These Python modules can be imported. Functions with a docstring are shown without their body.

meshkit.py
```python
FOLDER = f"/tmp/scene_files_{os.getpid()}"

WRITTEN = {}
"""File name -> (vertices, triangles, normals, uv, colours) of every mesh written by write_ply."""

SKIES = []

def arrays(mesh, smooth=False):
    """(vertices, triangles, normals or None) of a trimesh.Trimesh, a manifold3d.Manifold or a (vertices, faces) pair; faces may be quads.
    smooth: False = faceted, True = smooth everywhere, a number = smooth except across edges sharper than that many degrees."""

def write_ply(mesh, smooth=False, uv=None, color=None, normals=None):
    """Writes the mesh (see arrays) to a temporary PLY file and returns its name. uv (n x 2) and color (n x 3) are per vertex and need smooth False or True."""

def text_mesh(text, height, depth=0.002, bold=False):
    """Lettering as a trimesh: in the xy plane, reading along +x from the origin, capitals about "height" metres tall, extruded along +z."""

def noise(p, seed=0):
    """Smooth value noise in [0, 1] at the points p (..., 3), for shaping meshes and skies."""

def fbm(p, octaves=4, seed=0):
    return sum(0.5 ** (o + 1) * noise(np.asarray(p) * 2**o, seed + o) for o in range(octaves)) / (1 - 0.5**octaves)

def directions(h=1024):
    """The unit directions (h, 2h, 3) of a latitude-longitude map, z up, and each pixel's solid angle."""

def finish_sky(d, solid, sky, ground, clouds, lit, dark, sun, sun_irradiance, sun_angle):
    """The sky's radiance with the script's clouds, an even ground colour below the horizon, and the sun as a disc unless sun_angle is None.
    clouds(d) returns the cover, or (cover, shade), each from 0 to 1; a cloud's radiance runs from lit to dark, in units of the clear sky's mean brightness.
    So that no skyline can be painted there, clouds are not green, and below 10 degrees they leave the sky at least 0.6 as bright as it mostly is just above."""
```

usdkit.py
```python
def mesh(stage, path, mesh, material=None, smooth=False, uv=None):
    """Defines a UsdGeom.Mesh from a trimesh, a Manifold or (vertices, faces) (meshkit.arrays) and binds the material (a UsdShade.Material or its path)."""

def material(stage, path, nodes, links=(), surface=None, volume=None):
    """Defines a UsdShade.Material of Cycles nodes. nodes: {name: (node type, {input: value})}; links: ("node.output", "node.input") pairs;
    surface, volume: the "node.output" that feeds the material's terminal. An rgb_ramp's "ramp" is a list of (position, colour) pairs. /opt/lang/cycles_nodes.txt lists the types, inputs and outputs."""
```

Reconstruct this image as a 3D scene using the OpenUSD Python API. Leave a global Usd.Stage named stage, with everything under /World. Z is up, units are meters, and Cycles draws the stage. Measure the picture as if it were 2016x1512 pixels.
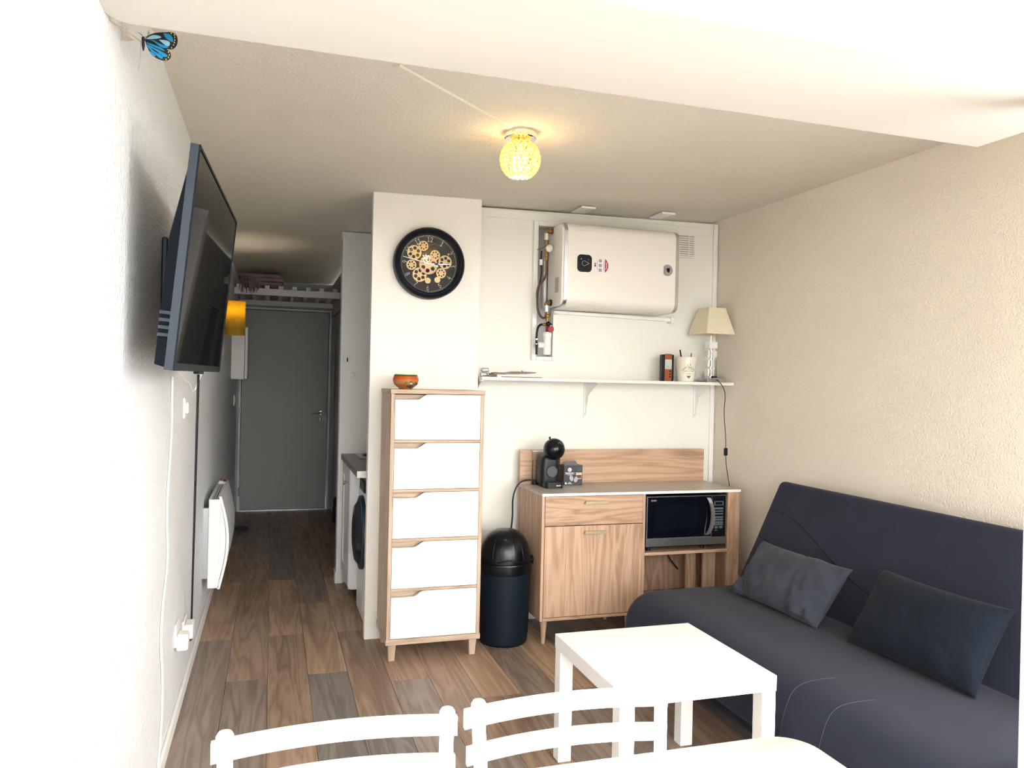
import math, random
import numpy as np, trimesh, usdkit, meshkit
from shapely.geometry import Polygon, Point, box as sbox
from shapely import affinity
from shapely.ops import unary_union
from pxr import Usd, UsdGeom, UsdLux, UsdShade, Gf, Sdf

random.seed(7)
rng = np.random.default_rng(7)
stage = Usd.Stage.CreateInMemory()
UsdGeom.SetStageUpAxis(stage, 'Z'); UsdGeom.SetStageMetersPerUnit(stage, 1.0)
UsdGeom.Xform.Define(stage, '/World'); UsdGeom.Scope.Define(stage, '/World/Looks')

# ------------------------------------------------------------------ camera, daylight, exposure
CAM_H, YAW, PITCH, ROLL, FPX = 1.3664, .3022, -.0023, .0223, 1513.7
EXPOSURE = 1.0
SKY = 2.0
SKY_COLOR = (1.0, .985, .955)
_f = np.array([math.sin(YAW)*math.cos(PITCH), math.cos(YAW)*math.cos(PITCH), math.sin(PITCH)])
_r = np.array([math.cos(YAW), -math.sin(YAW), 0.]); _u = np.cross(_r, _f)
_R = math.cos(ROLL)*_r+math.sin(ROLL)*_u; _U = -math.sin(ROLL)*_r+math.cos(ROLL)*_u
cam = UsdGeom.Camera.Define(stage, '/World/camera')
cam.AddTransformOp().Set(Gf.Matrix4d(*_R, 0, *_U, 0, *(-_f), 0, 0, 0, CAM_H, 1))
cam.CreateHorizontalApertureAttr(36.0); cam.CreateVerticalApertureAttr(27.0)
cam.CreateFocalLengthAttr(FPX*36/2016); cam.CreateClippingRangeAttr(Gf.Vec2f(.01, 100))
cam.CreateExposureAttr(EXPOSURE)
dome = UsdLux.DomeLight.Define(stage, '/World/daylight_sky')
dome.CreateIntensityAttr(SKY); dome.CreateColorAttr(Gf.Vec3f(*SKY_COLOR))

# ------------------------------------------------------------------ materials
Lk = {}
def mat(name, col, rough=.5, metal=0., spec=.5, bump=None, vary=None, em=None, emcol=None, coat=0, trans=0, sheen=0, ior=1.5, sub=0):
    """plain principled material; bump=(scale, strength, distance, detail); vary=(scale, amount) mottles the colour"""
    n = {'p': ('principled_bsdf', dict(base_color=col, roughness=rough, metallic=float(metal), specular_ior_level=float(spec), ior=float(ior)))}
    L = []
    P = n['p'][1]
    if coat: P['coat_weight'] = float(coat)
    if trans: P['transmission_weight'] = float(trans)
    if sheen: P['sheen_weight'] = float(sheen)
    if sub: P['subsurface_weight'] = float(sub)
    if em: P['emission_strength'] = float(em); P['emission_color'] = emcol or col
    if bump or vary: n['g'] = ('geometry', {})
    if bump:
        n['bn'] = ('noise_texture', dict(scale=float(bump[0]), detail=float(bump[3] if len(bump) > 3 else 3), roughness=.6))
        n['bb'] = ('bump', dict(strength=float(bump[1]), distance=float(bump[2])))
        L += [('g.position', 'bn.vector'), ('bn.fac', 'bb.height'), ('bb.normal', 'p.normal')]
    if vary:
        n['vn'] = ('noise_texture', dict(scale=float(vary[0]), detail=3.0))
        lo = tuple(c*(1-vary[1]) for c in col); hi = tuple(min(1, c*(1+vary[1])) for c in col)
        n['vr'] = ('rgb_ramp', dict(ramp=[(.3, lo), (.7, hi)]))
        L += [('g.position', 'vn.vector'), ('vn.fac', 'vr.fac'), ('vr.color', 'p.base_color')]
    Lk[name] = usdkit.material(stage, '/World/Looks/'+name, n, L, surface='p.BSDF'); return name

def wood(name, stops, axis, rough=.45, ring=1.0, off=(0, 0, 0), fine=1.0, knots=False, bumpd=.0006, k=1.0):
    """wood with grain along axis; stops = colours from dark to light"""
    st = {'x': (1.1, 14, 14), 'y': (14, 1.1, 14), 'z': (14, 14, 1.1)}[axis]
    st = tuple(s*ring for s in st)
    fi = {'x': (6, 260, 260), 'y': (260, 6, 260), 'z': (260, 260, 6)}[axis]
    n = {'g': ('geometry', {}), 'm1': ('mapping', dict(scale=st, location=off)), 'm2': ('mapping', dict(scale=tuple(f*fine for f in fi), location=off)),
         'n1': ('noise_texture', dict(scale=1.0, detail=3.0, roughness=.55, distortion=.6)),
         'mul': ('math', dict(math_type='multiply', value2=5.5*k)), 'fr': ('math', dict(math_type='pingpong', value2=1.0)),
         'n2': ('noise_texture', dict(scale=1.0, detail=2.0, roughness=.6)),
         'mx': ('mix_float', dict(fac=.42)), 'mx2': ('mix_float', dict(fac=.5)),
         'n3': ('noise_texture', dict(scale=.35, detail=2.0)),
         'rp': ('rgb_ramp', dict(ramp=list(zip(np.linspace(.22, .78, len(stops)), stops)))),
         'b': ('bump', dict(strength=.25, distance=bumpd)), 'p': ('principled_bsdf', dict(roughness=rough, specular_ior_level=.35))}
    L = [('g.position', 'm1.vector'), ('g.position', 'm2.vector'), ('m1.vector', 'n1.vector'), ('m1.vector', 'n3.vector'), ('n1.fac', 'mul.value1'), ('mul.value', 'fr.value1'), ('m2.vector', 'n2.vector'),
         ('fr.value', 'mx.a'), ('n2.fac', 'mx.b'), ('mx.result', 'mx2.a'), ('n3.fac', 'mx2.b'), ('mx2.result', 'rp.fac'), ('rp.color', 'p.base_color'), ('n2.fac', 'b.height'), ('b.normal', 'p.normal')]
    Lk[name] = usdkit.material(stage, '/World/Looks/'+name, n, L, surface='p.BSDF'); return name

def plaster(name, col, scale=95., strength=.7, dist=.004, rough=.75, spec=.3):
    n = {'g': ('geometry', {}), 'a': ('noise_texture', dict(scale=scale, detail=4.0, roughness=.65)), 'v': ('voronoi_texture', dict(scale=scale*.8, feature='smooth_f1', smoothness=.6)),
         's': ('math', dict(math_type='add')), 'b': ('bump', dict(strength=strength, distance=dist)),
         'c': ('noise_texture', dict(scale=2.2, detail=2.0)), 'r': ('rgb_ramp', dict(ramp=[(.3, tuple(c*.97 for c in col)), (.7, col)])),
         'p': ('principled_bsdf', dict(roughness=rough, specular_ior_level=spec))}
    L = [('g.position', 'a.vector'), ('g.position', 'v.vector'), ('g.position', 'c.vector'), ('a.fac', 's.value1'), ('v.distance', 's.value2'), ('s.value', 'b.height'), ('b.normal', 'p.normal'), ('c.fac', 'r.fac'), ('r.color', 'p.base_color')]
    Lk[name] = usdkit.material(stage, '/World/Looks/'+name, n, L, surface='p.BSDF'); return name

def fabric(name, col, scale=900., rough=.9, vary=.12, sheen=.25, strength=.35):
    lo = tuple(c*(1-vary) for c in col); hi = tuple(c*(1+vary) for c in col)
    n = {'g': ('geometry', {}), 'w': ('noise_texture', dict(scale=scale, detail=1.0)), 'd': ('noise_texture', dict(scale=7.0, detail=3.0)), 'x': ('mix_float', dict(fac=.5)),
         'r': ('rgb_ramp', dict(ramp=[(.35, lo), (.65, hi)])), 'b': ('bump', dict(strength=strength, distance=.001)),
         'p': ('principled_bsdf', dict(roughness=rough, specular_ior_level=.2, sheen_weight=sheen, sheen_roughness=.5))}
    L = [('g.position', 'w.vector'), ('g.position', 'd.vector'), ('w.fac', 'x.a'), ('d.fac', 'x.b'), ('x.result', 'r.fac'), ('r.color', 'p.base_color'), ('w.fac', 'b.height'), ('b.normal', 'p.normal')]
    Lk[name] = usdkit.material(stage, '/World/Looks/'+name, n, L, surface='p.BSDF'); return name

plaster('plaster_left', (.81, .83, .85), 110, .85, .005, .55, .5)
plaster('plaster_right', (.82, .745, .64), 170, .6, .003, .8, .2)
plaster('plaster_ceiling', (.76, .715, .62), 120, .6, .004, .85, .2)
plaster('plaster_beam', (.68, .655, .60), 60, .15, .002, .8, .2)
mat('panel_white', (.86, .86, .80), .45, vary=(1.2, .01))
mat('panel_cream', (.87, .85, .79), .4)
mat('paint_white', (.86, .86, .85), .4)
mat('plastic_white', (.88, .88, .86), .35)
mat('melamine_white', (.90, .90, .90), .3)
mat('lacquer_white', (.90, .89, .87), .3)
mat('heater_cream', (.87, .845, .78), .3)
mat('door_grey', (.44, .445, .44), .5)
mat('concrete', (.17, .165, .15), .8)
mat('dark_gap', (.03, .03, .03), .8)
mat('screen_black', (.002, .003, .005), .025, spec=.24)
mat('tv_plastic', (.003, .007, .013), .42, spec=.16)
mat('tv_edge', (.020, .032, .050), .25, spec=.45)
mat('black_plastic', (.005, .007, .011), .38, spec=.35)
mat('black_gloss', (.003, .004, .008), .1, spec=.35)
mat('bin_plastic', (.004, .0095, .018), .5, spec=.22, bump=(400, .1, .001))
mat('bin_lid', (.003, .0045, .007), .24, spec=.35)
mat('navy_plastic', (.012, .03, .055), .4)
mat('chrome', (.85, .85, .86), .08, metal=1)
mat('brushed_steel', (.50, .52, .55), .32, metal=1)
mat('silver_band', (.62, .63, .66), .28, metal=.9)
mat('brass', (.33, .20, .08), .42, metal=.8)
mat('bronze_handle', (.50, .42, .27), .4, metal=.6)
mat('pipe_brown', (.09, .035, .03), .4)
mat('rubber_black', (.012, .012, .02), .5)
mat('cord_white', (.85, .85, .83), .5)
mat('red_plastic', (.35, .02, .04), .4)
mat('recess_grey', (.60, .61, .62), .7)
mat('gear_gold', (.52, .38, .21), .38, metal=.7)
mat('gear_copper', (.52, .33, .22), .4, metal=.7)
mat('clock_face', (.016, .015, .014), .6)
mat('clock_frame', (.004, .007, .013), .4, spec=.3)
mat('clock_print', (.62, .62, .60), .6)
mat('hand_white', (.9, .9, .9), .4)
mat('worktop_grey', (.20, .18, .17), .4, vary=(60, .15))
mat('worktop_light', (.47, .44, .40), .35, vary=(25, .12))
mat('edge_white', (.9, .9, .89), .4)
mat('washer_white', (.82, .83, .84), .3)
mat('washer_door', (.003, .010, .022), .12, spec=.35)
mat('shade_linen', (.80, .73, .55), .9, bump=(500, .4, .001), vary=(120, .05))
mat('acrylic', (.97, .97, .97), .02, trans=1, ior=1.49)
mat('glass_clear', (.95, .97, .97), .02, trans=1, ior=1.45)
mat('cup_cream', (.86, .83, .72), .4)
mat('print_olive', (.13, .12, .06), .6)
mat('print_green', (.42, .50, .16), .6)
mat('copper_metal', (.36, .11, .05), .35, metal=.6)
mat('lcd', (.55, .58, .58), .3)
mat('lcd_digit', (.18, .2, .2), .5)
mat('label_grey', (.42, .40, .40), .5)
mat('label_white', (.84, .82, .82), .5)
mat('label_red', (.45, .01, .03), .4)
mat('print_grey', (.35, .33, .34), .6)
mat('panel_black', (.003, .005, .010), .18, spec=.3)
mat('badge_grey', (.33, .35, .36), .4, metal=.4)
mat('print_black', (.01, .01, .012), .5)
mat('box_black', (.035, .034, .045), .4)
mat('box_lid', (.16, .15, .18), .4)
mat('print_white', (.85, .85, .85), .5)
mat('coffee_brown', (.10, .03, .01), .4)
mat('crema', (.75, .6, .38), .5)
mat('capsule_grey', (.45, .42, .44), .3, metal=.5)
mat('dial_grey', (.05, .06, .075), .4)
mat('button_grey', (.10, .12, .14), .4)
mat('terracotta', (.44, .17, .05), .3, vary=(20, .1))
mat('bowl_red', (.55, .09, .01), .3)
mat('bowl_green', (.05, .09, .03), .4)
mat('bowl_cream', (.75, .66, .45), .4)
mat('paper_white', (.85, .84, .83), .7)
mat('paper_blue', (.22, .26, .33), .5)
mat('paper_mauve', (.20, .13, .14), .5)
mat('paper_brown', (.30, .17, .10), .5)
mat('silver_foil', (.55, .55, .56), .25, metal=.8, vary=(90, .5))
mat('wing_blue', (.015, .28, .56), .5)
mat('wing_pale', (.30, .60, .72), .5)
mat('wing_black', (.010, .012, .02), .6)
mat('wing_yellow', (.62, .60, .10), .5)
mat('twig', (.55, .40, .24), .7)
mat('petal', (.80, .74, .65), .7)
mat('pencil_orange', (.45, .14, .03), .5)
mat('navy_cloth', (.012, .02, .035), .85)
mat('frosted_glass', (.16, .20, .22), .35)
mat('thread', (.045, .052, .07), .9)
fabric('sofa_fabric', (.0180, .0219, .0395), 700, sheen=.06)
fabric('cushion_grey', (.038, .043, .060), 800, sheen=.08)
fabric('cushion_navy', (.0055, .0095, .0175), 800, sheen=.03)
fabric('blanket_pink', (.36, .25, .27), 300, vary=.3)
OAK = [(.235, .142, .088), (.39, .252, .165), (.49, .335, .232), (.55, .395, .285)]
OAK = [(r*1.13, g*1.12, b*1.12) for r, g, b in OAK]
wood('oak_z', OAK, 'z', k=2.4, ring=.8); wood('oak_x', OAK, 'x', off=(.3, .2, 5), k=2.4, ring=.8)
PALE = [(.33, .23, .155), (.45, .33, .235), (.54, .41, .305), (.60, .475, .365)]
wood('pale_oak_z', PALE, 'z', off=(3, 1, 0), k=2); wood('pale_oak_x', PALE, 'x', off=(2, 2, 1), k=2)
wood('table_oak', [(.50, .40, .27), (.63, .535, .41), (.70, .62, .50), (.74, .67, .56)], 'x', off=(7, 1, 1), ring=.8)
TONES = [[(.085, .070, .058), (.14, .115, .095), (.19, .16, .13), (.23, .195, .16)],      # 0 dark grey
         [(.13, .082, .052), (.22, .145, .092), (.29, .20, .13), (.35, .25, .17)],          # 1 brown
         [(.17, .105, .062), (.28, .18, .11), (.37, .25, .155), (.43, .30, .20)],           # 2 warm light
         [(.11, .082, .062), (.18, .135, .10), (.245, .185, .14), (.30, .23, .175)],        # 3 grey brown
         [(.15, .088, .055), (.245, .155, .10), (.32, .21, .14), (.37, .25, .17)]]          # 4 reddish
TONES = [[(r*1.22, g*1.26, b*1.40) for r, g, b in t] for t in TONES]
for i, t in enumerate(TONES):
    for v in range(2): wood(f'floor_tone_{i}_{v}', t, 'y', rough=.42, off=(3.1*i+7*v, 1.7*i+4.3*v, i), ring=.75, fine=.5, bumpd=.0015, k=2.0)

def glass_pane(name, tint=(.97, .98, .98), ior=1.5):
    Lk[name] = usdkit.material(stage, '/World/Looks/'+name, {'t': ('transparent_bsdf', dict(color=tint)), 'g': ('glossy_bsdf', dict(color=(1., 1., 1.), roughness=.02)), 'f': ('fresnel', dict(IOR=ior)), 'm': ('mix_closure', {})},
        [('f.fac', 'm.fac'), ('t.BSDF', 'm.closure1'), ('g.BSDF', 'm.closure2')], surface='m.closure')
glass_pane('pane_glass'); glass_pane('clock_glass', ior=1.32)
def translucent(name, col, tcol, fac, scale=0, rough=.8):
    n = {'d': ('principled_bsdf', dict(base_color=col, roughness=rough)), 't': ('translucent_bsdf', dict(color=tcol)), 'm': ('mix_closure', dict(fac=fac))}
    L = [('d.BSDF', 'm.closure1'), ('t.BSDF', 'm.closure2')]
    if scale:
        n.update({'g': ('geometry', {}), 'mp': ('mapping', dict(scale=(scale, scale, scale*.35))), 'n': ('noise_texture', dict(scale=1.0, detail=3.0)), 'b': ('bump', dict(strength=.6, distance=.001)),
                  'r': ('rgb_ramp', dict(ramp=[(.3, tuple(c*.62 for c in tcol)), (.7, tcol)]))})
        L += [('g.position', 'mp.vector'), ('mp.vector', 'n.vector'), ('n.fac', 'b.height'), ('b.normal', 'd.normal'), ('n.fac', 'r.fac'), ('r.color', 't.color')]
    Lk[name] = usdkit.material(stage, '/World/Looks/'+name, n, L, surface='m.closure')
translucent('shade_yellow', (.50, .36, .05), (.50, .345, .035), .55, 400)
translucent('petal_sheer', (.80, .74, .65), (.80, .74, .62), .5)
translucent('crystal_bead', (.80, .70, .42), (.90, .76, .40), .55, 0, .15)
def emit(name, col, s):
    Lk[name] = usdkit.material(stage, '/World/Looks/'+name, {'e': ('emission', dict(color=col, strength=float(s)))}, surface='e.emission')
emit('bulb_warm', (1.0, .76, .40), 75)
emit('bulb_hall', (1.0, .90, .74), 80)
emit('lcd_glow', (.25, .5, .45), .05)

# ------------------------------------------------------------------ geometry helpers
cat = trimesh.util.concatenate
def box(x0, x1, y0, y1, z0, z1, b=0.):
    c = np.array([(x0+x1)/2, (y0+y1)/2, (z0+z1)/2]); d = np.abs([x1-x0, y1-y0, z1-z0])/2
    if b <= 0:
        m = trimesh.creation.box(2*d); m.apply_translation(c); return m
    b = min(b, .45*d.min()*2*.9)
    pts = []
    for s in np.ndindex(2, 2, 2):
        s = np.array(s)*2-1
        for k in range(3):
            o = d-b; o = o.copy(); o[k] = d[k]; pts.append(c+s*o)
    return trimesh.convex.convex_hull(np.array(pts))
def ext(poly, h):
    polys = getattr(poly, 'geoms', [poly])
    return cat([trimesh.creation.extrude_polygon(p, h, engine='earcut') for p in polys if p.area > 1e-9])
def T(m, M):
    m = m.copy(); m.apply_transform(M); return m
def frame(o, ex, ey, ez):
    M = np.eye(4); M[:3, 0], M[:3, 1], M[:3, 2], M[:3, 3] = ex, ey, ez, o; return M
def pxz(poly, y0, y1): return T(ext(poly, y1-y0), frame((0, y1, 0), (1, 0, 0), (0, 0, 1), (0, -1, 0)))      # polygon in x,z
def pyz(poly, x0, x1): return T(ext(poly, x1-x0), frame((x0, 0, 0), (0, 1, 0), (0, 0, 1), (1, 0, 0)))        # polygon in y,z
def pxy(poly, z0, z1): return T(ext(poly, z1-z0), frame((0, 0, z0), (1, 0, 0), (0, 1, 0), (0, 0, 1)))
def rrect(x0, x1, y0, y1, r, q=6): return sbox(x0+r, y0+r, x1-r, y1-r).buffer(r, quad_segs=q)
def lathe(prof, n=32, c=(0, 0, 0), axis='z'):
    a = np.linspace(0, 2*np.pi, n, endpoint=False); prof = np.array(prof, float); k = len(prof)
    v = np.stack([prof[:, None, 0]*np.cos(a), prof[:, None, 0]*np.sin(a), np.repeat(prof[:, 1:2], n, 1)], -1).reshape(-1, 3)
    f = []
    for i in range(k-1):
        for j in range(n):
            p, q = i*n+j, i*n+(j+1) % n
            f += [[p, q, q+n], [p, q+n, p+n]]
    m = trimesh.Trimesh(v, f, process=False); m.merge_vertices(); m.update_faces(m.nondegenerate_faces()); m.remove_unreferenced_vertices()
    if axis == 'y': m.apply_transform(frame((0, 0, 0), (1, 0, 0), (0, 0, 1), (0, -1, 0)))
    if axis == 'x': m.apply_transform(frame((0, 0, 0), (0, 1, 0), (0, 0, 1), (1, 0, 0)))
    m.apply_translation(c); return m
def cyl(p0, p1, r0, r1=None, n=16, capr=True):
    p0, p1 = np.array(p0, float), np.array(p1, float); r1 = r0 if r1 is None else r1
    d = p1-p0; h = np.linalg.norm(d); d /= h
    m = lathe([(0, 0), (r0, 0), (r1, h), (0, h)], n)
    a = np.cross(d, [0, 0, 1]) if abs(d[2]) < .95 else np.cross(d, [1, 0, 0]); a /= np.linalg.norm(a)
    return T(m, frame(p0, a, np.cross(d, a), d))
def spline(P, n=40):
    from scipy.interpolate import CubicSpline
    P = np.array(P, float); t = np.r_[0, np.cumsum(np.linalg.norm(np.diff(P, axis=0), axis=1))]
    return CubicSpline(t, P)(np.linspace(0, t[-1], n)) if len(P) > 2 else np.linspace(P[0], P[1], n)
def tube(P, r, n=8):
    P = np.array(P, float); k = len(P); t = np.gradient(P, axis=0); t /= np.linalg.norm(t, axis=1, keepdims=True)+1e-12
    a = np.cross(t[0], [0, 0, 1.]) if abs(t[0][2]) < .9 else np.cross(t[0], [1., 0, 0]); V = []; r = np.broadcast_to(r, (k,)); ang = np.arange(n)*2*np.pi/n
    for i in range(k):
        a = a-t[i]*(a@t[i]); a /= np.linalg.norm(a); b = np.cross(t[i], a)
        V.append(P[i]+r[i]*(np.cos(ang)[:, None]*a+np.sin(ang)[:, None]*b))
    V = np.vstack(V+[P[:1], P[-1:]]); f = []
    for i in range(k-1):
        for j in range(n):
            p, q = i*n+j, i*n+(j+1) % n; f += [[p, q, q+n], [p, q+n, p+n]]
    for j in range(n):
        f += [[k*n, (j+1) % n, j], [k*n+1, (k-1)*n+j, (k-1)*n+(j+1) % n]]
    return trimesh.Trimesh(V, f, process=False)
def sphere(c, r, n=2, s=(1, 1, 1)):
    m = trimesh.creation.icosphere(n, r); m.vertices *= s; m.apply_translation(c); return m
def rbox(d, r, n, fn=None):
    """rounded, finely divided box centred on the origin; n divisions per axis"""
    V, Fc, o = [], [], 0; d = np.array(d, float)
    for k in range(3):
        i, j = (k+1) % 3, (k+2) % 3
        for s in (-1, 1):
            def lin(a): return np.sin(np.linspace(-1, 1, n[a]+1)*np.pi/2*.86)/math.sin(np.pi/2*.86)
            A, B = np.meshgrid(lin(i), lin(j), indexing='ij'); P = np.zeros(A.shape+(3,)); P[..., i] = A; P[..., j] = B; P[..., k] = s
            V.append(P.reshape(-1, 3)); na, nb = A.shape
            idx = np.arange(na*nb).reshape(na, nb)+o
            q = np.stack([idx[:-1, :-1], idx[1:, :-1], idx[1:, 1:], idx[:-1, 1:]], -1).reshape(-1, 4)
            if s < 0: q = q[:, ::-1]
            Fc += [q[:, [0, 1, 2]], q[:, [0, 2, 3]]]; o += na*nb
    V = np.vstack(V)*d/2; inner = np.clip(V, -(d/2-r), d/2-r); e = V-inner; L = np.linalg.norm(e, axis=1, keepdims=True)
    V = inner+e/np.maximum(L, 1e-9)*r
    m = trimesh.Trimesh(V, np.vstack(Fc), process=False); m.merge_vertices(digits_vertex=6); m.update_faces(m.nondegenerate_faces()); m.remove_unreferenced_vertices()
    if fn is not None: m.vertices = fn(np.array(m.vertices))
    return m
def text(s, h, o, ex=(1, 0, 0), ey=(0, 0, 1), depth=.0008, bold=False, center=True, w=None):
    m = meshkit.text_mesh(s, h, depth, bold)
    if w: m.apply_scale([w/(m.bounds[1][0]-m.bounds[0][0]), 1, 1])
    if center: m.apply_translation([-(m.bounds[0][0]+m.bounds[1][0])/2, -h/2, 0])
    ex, ey = np.array(ex, float), np.array(ey, float)
    return T(m, frame(o, ex, ey, np.cross(ex, ey)))
def rotz(m, a, c=(0, 0, 0)): return T(m, trimesh.transformations.rotation_matrix(a, [0, 0, 1], c))
def rot(m, a, ax, c=(0, 0, 0)): return T(m, trimesh.transformations.rotation_matrix(a, ax, c))

# ------------------------------------------------------------------ scene objects
used = {}
def numbered(parent, name):
    k = (parent, name); i = used.get(k, -1)+1; used[k] = i
    return name if i == 0 else f'{name}_{i:03d}'
def tagp(p, label=None, category=None, group=None, kind=None):
    for k, v in (('label', label), ('category', category), ('group', group), ('kind', kind)):
        if v: p.SetCustomDataByKey(k, v)
class Thing:
    """an Xform at the thing's base; its parts are meshes given in world coordinates"""
    def __init__(s, name, label, category, base=(0, 0, 0), group=None, kind=None):
        s.path = '/World/'+numbered('/World', name); s.base = np.array(base, float)
        s.x = UsdGeom.Xform.Define(stage, s.path); s.x.AddTranslateOp().Set(Gf.Vec3d(*s.base)); tagp(s.x.GetPrim(), label, category, group, kind)
    def part(s, name, m, material, smooth=30, parent=None, label=None, kind=None):
        root = parent or s.path; path = root+'/'+numbered(root, name)
        if isinstance(m, list): m = cat(m)
        m = m.copy(); m.apply_translation(-s.base)
        g = usdkit.mesh(stage, path, m, Lk[material], smooth=smooth); tagp(g.GetPrim(), label, None, None, kind); return path
def solo(name, m, material, label, category=None, smooth=30, group=None, kind=None):
    """a thing that is one mesh"""
    if isinstance(m, list): m = cat(m)
    path = '/World/'+numbered('/World', name); b = m.bounds; base = np.array([(b[0][0]+b[1][0])/2, (b[0][1]+b[1][1])/2, b[0][2]])
    m = m.copy(); m.apply_translation(-base)
    g = usdkit.mesh(stage, path, m, Lk[material], smooth=smooth); g.AddTranslateOp().Set(Gf.Vec3d(*base)); tagp(g.GetPrim(), label, category, group, kind); return path
def dup(t, loc, label, rz=0.):
    p = stage.GetPrimAtPath(t.path); d = dict(p.GetCustomData())
    path = '/World/'+numbered('/World', t.path.split('/')[-1].rstrip('0123456789').rstrip('_')); x = UsdGeom.Xform.Define(stage, path)
    x.GetPrim().GetReferences().AddInternalReference(t.path); x.GetPrim().SetInstanceable(True)
    x.ClearXformOpOrder(); x.AddTransformOp(opSuffix='place').Set(Gf.Matrix4d(Gf.Rotation(Gf.Vec3d(0, 0, 1), rz), Gf.Vec3d(*loc)))
    tagp(x.GetPrim(), label, d['category'], d.get('group'))
    return path

# ------------------------------------------------------------------ the room
XL, XR, YB, YP, YD, YK = -.341, 2.64, 4.21, 4.068, 8.23, 5.24
Y0 = -.75
hc = lambda x: 2.393-.022*(2.5-x)
S = 'structure'
fl = Thing('floor', 'wood-look floor of brown and grey planks', None, (0, 0, 0), kind=S)
fl.part('subfloor', box(XL, XR, Y0, YD+.05, -.06, -.0062), 'dark_gap', False)
W = .1777
known = {(-1, 0): 3, (0, 0): 3, (0, 1): 1, (1, 0): 1, (1, 1): 2, (1, 2): 0, (2, 0): 0, (2, 1): 2, (2, 2): 3, (3, 0): 1, (3, 1): 2, (3, 2): 1, (4, 0): 3, (4, 1): 4}
first = {-1: 4.230-1.17, 0: 3.645-1.17, 1: 3.062, 2: 3.645-1.165, 3: 3.055, 4: 3.475-1.17, 5: 3.95-1.17, 6: 3.2, 7: 3.74-1.17}
for c in range(-1, 16):
    x0, x1 = .007+(c-1)*W, .007+c*W
    x0, x1 = max(x0, XL), min(x1, XR)
    if x1-x0 < .01: continue
    y = first.get(c, 2.3+((c*.47) % 1)*1.17)-1.17*4; k = -4
    while y < YD:
        a, b = max(y, Y0), min(y+1.17, YD)
        if b-a > .02 and not (x0 > 1.15 and a > 4.3) and not (x0 > .6 and a > 5.4):
            if (c, k+0) in known and -1 < k < 4: tone = known[(c, k)]
            else: tone = int(rng.choice([0, 1, 2, 3, 4, 3, 1]))
            g = .0006
            m = box(x0+g, x1-g, a+g, b-g, -.006, 0, .0008)
            fl.part('plank', m, f'floor_tone_{tone}_{int(rng.integers(2))}', False)
        y += 1.17; k += 1

solo('ceiling', pxz(Polygon([(XL-.12, hc(XL-.12)), (XR+.12, hc(XR+.12)), (XR+.12, 2.6), (XL-.12, 2.6)]), Y0-.05, YD+.15), 'plaster_ceiling', 'cream stippled plaster ceiling', kind=S, smooth=False)
solo('wall_left', box(XL-.12, XL, Y0, YD+.15, -.02, hc(XL)), 'plaster_left', 'white rough plaster wall behind the television', kind=S, smooth=False)
solo('wall_right', box(XR, XR+.12, 1.36, YB+.3, -.02, hc(XR)), 'plaster_right', 'beige rough plaster wall behind the sofa', kind=S, smooth=False)
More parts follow.
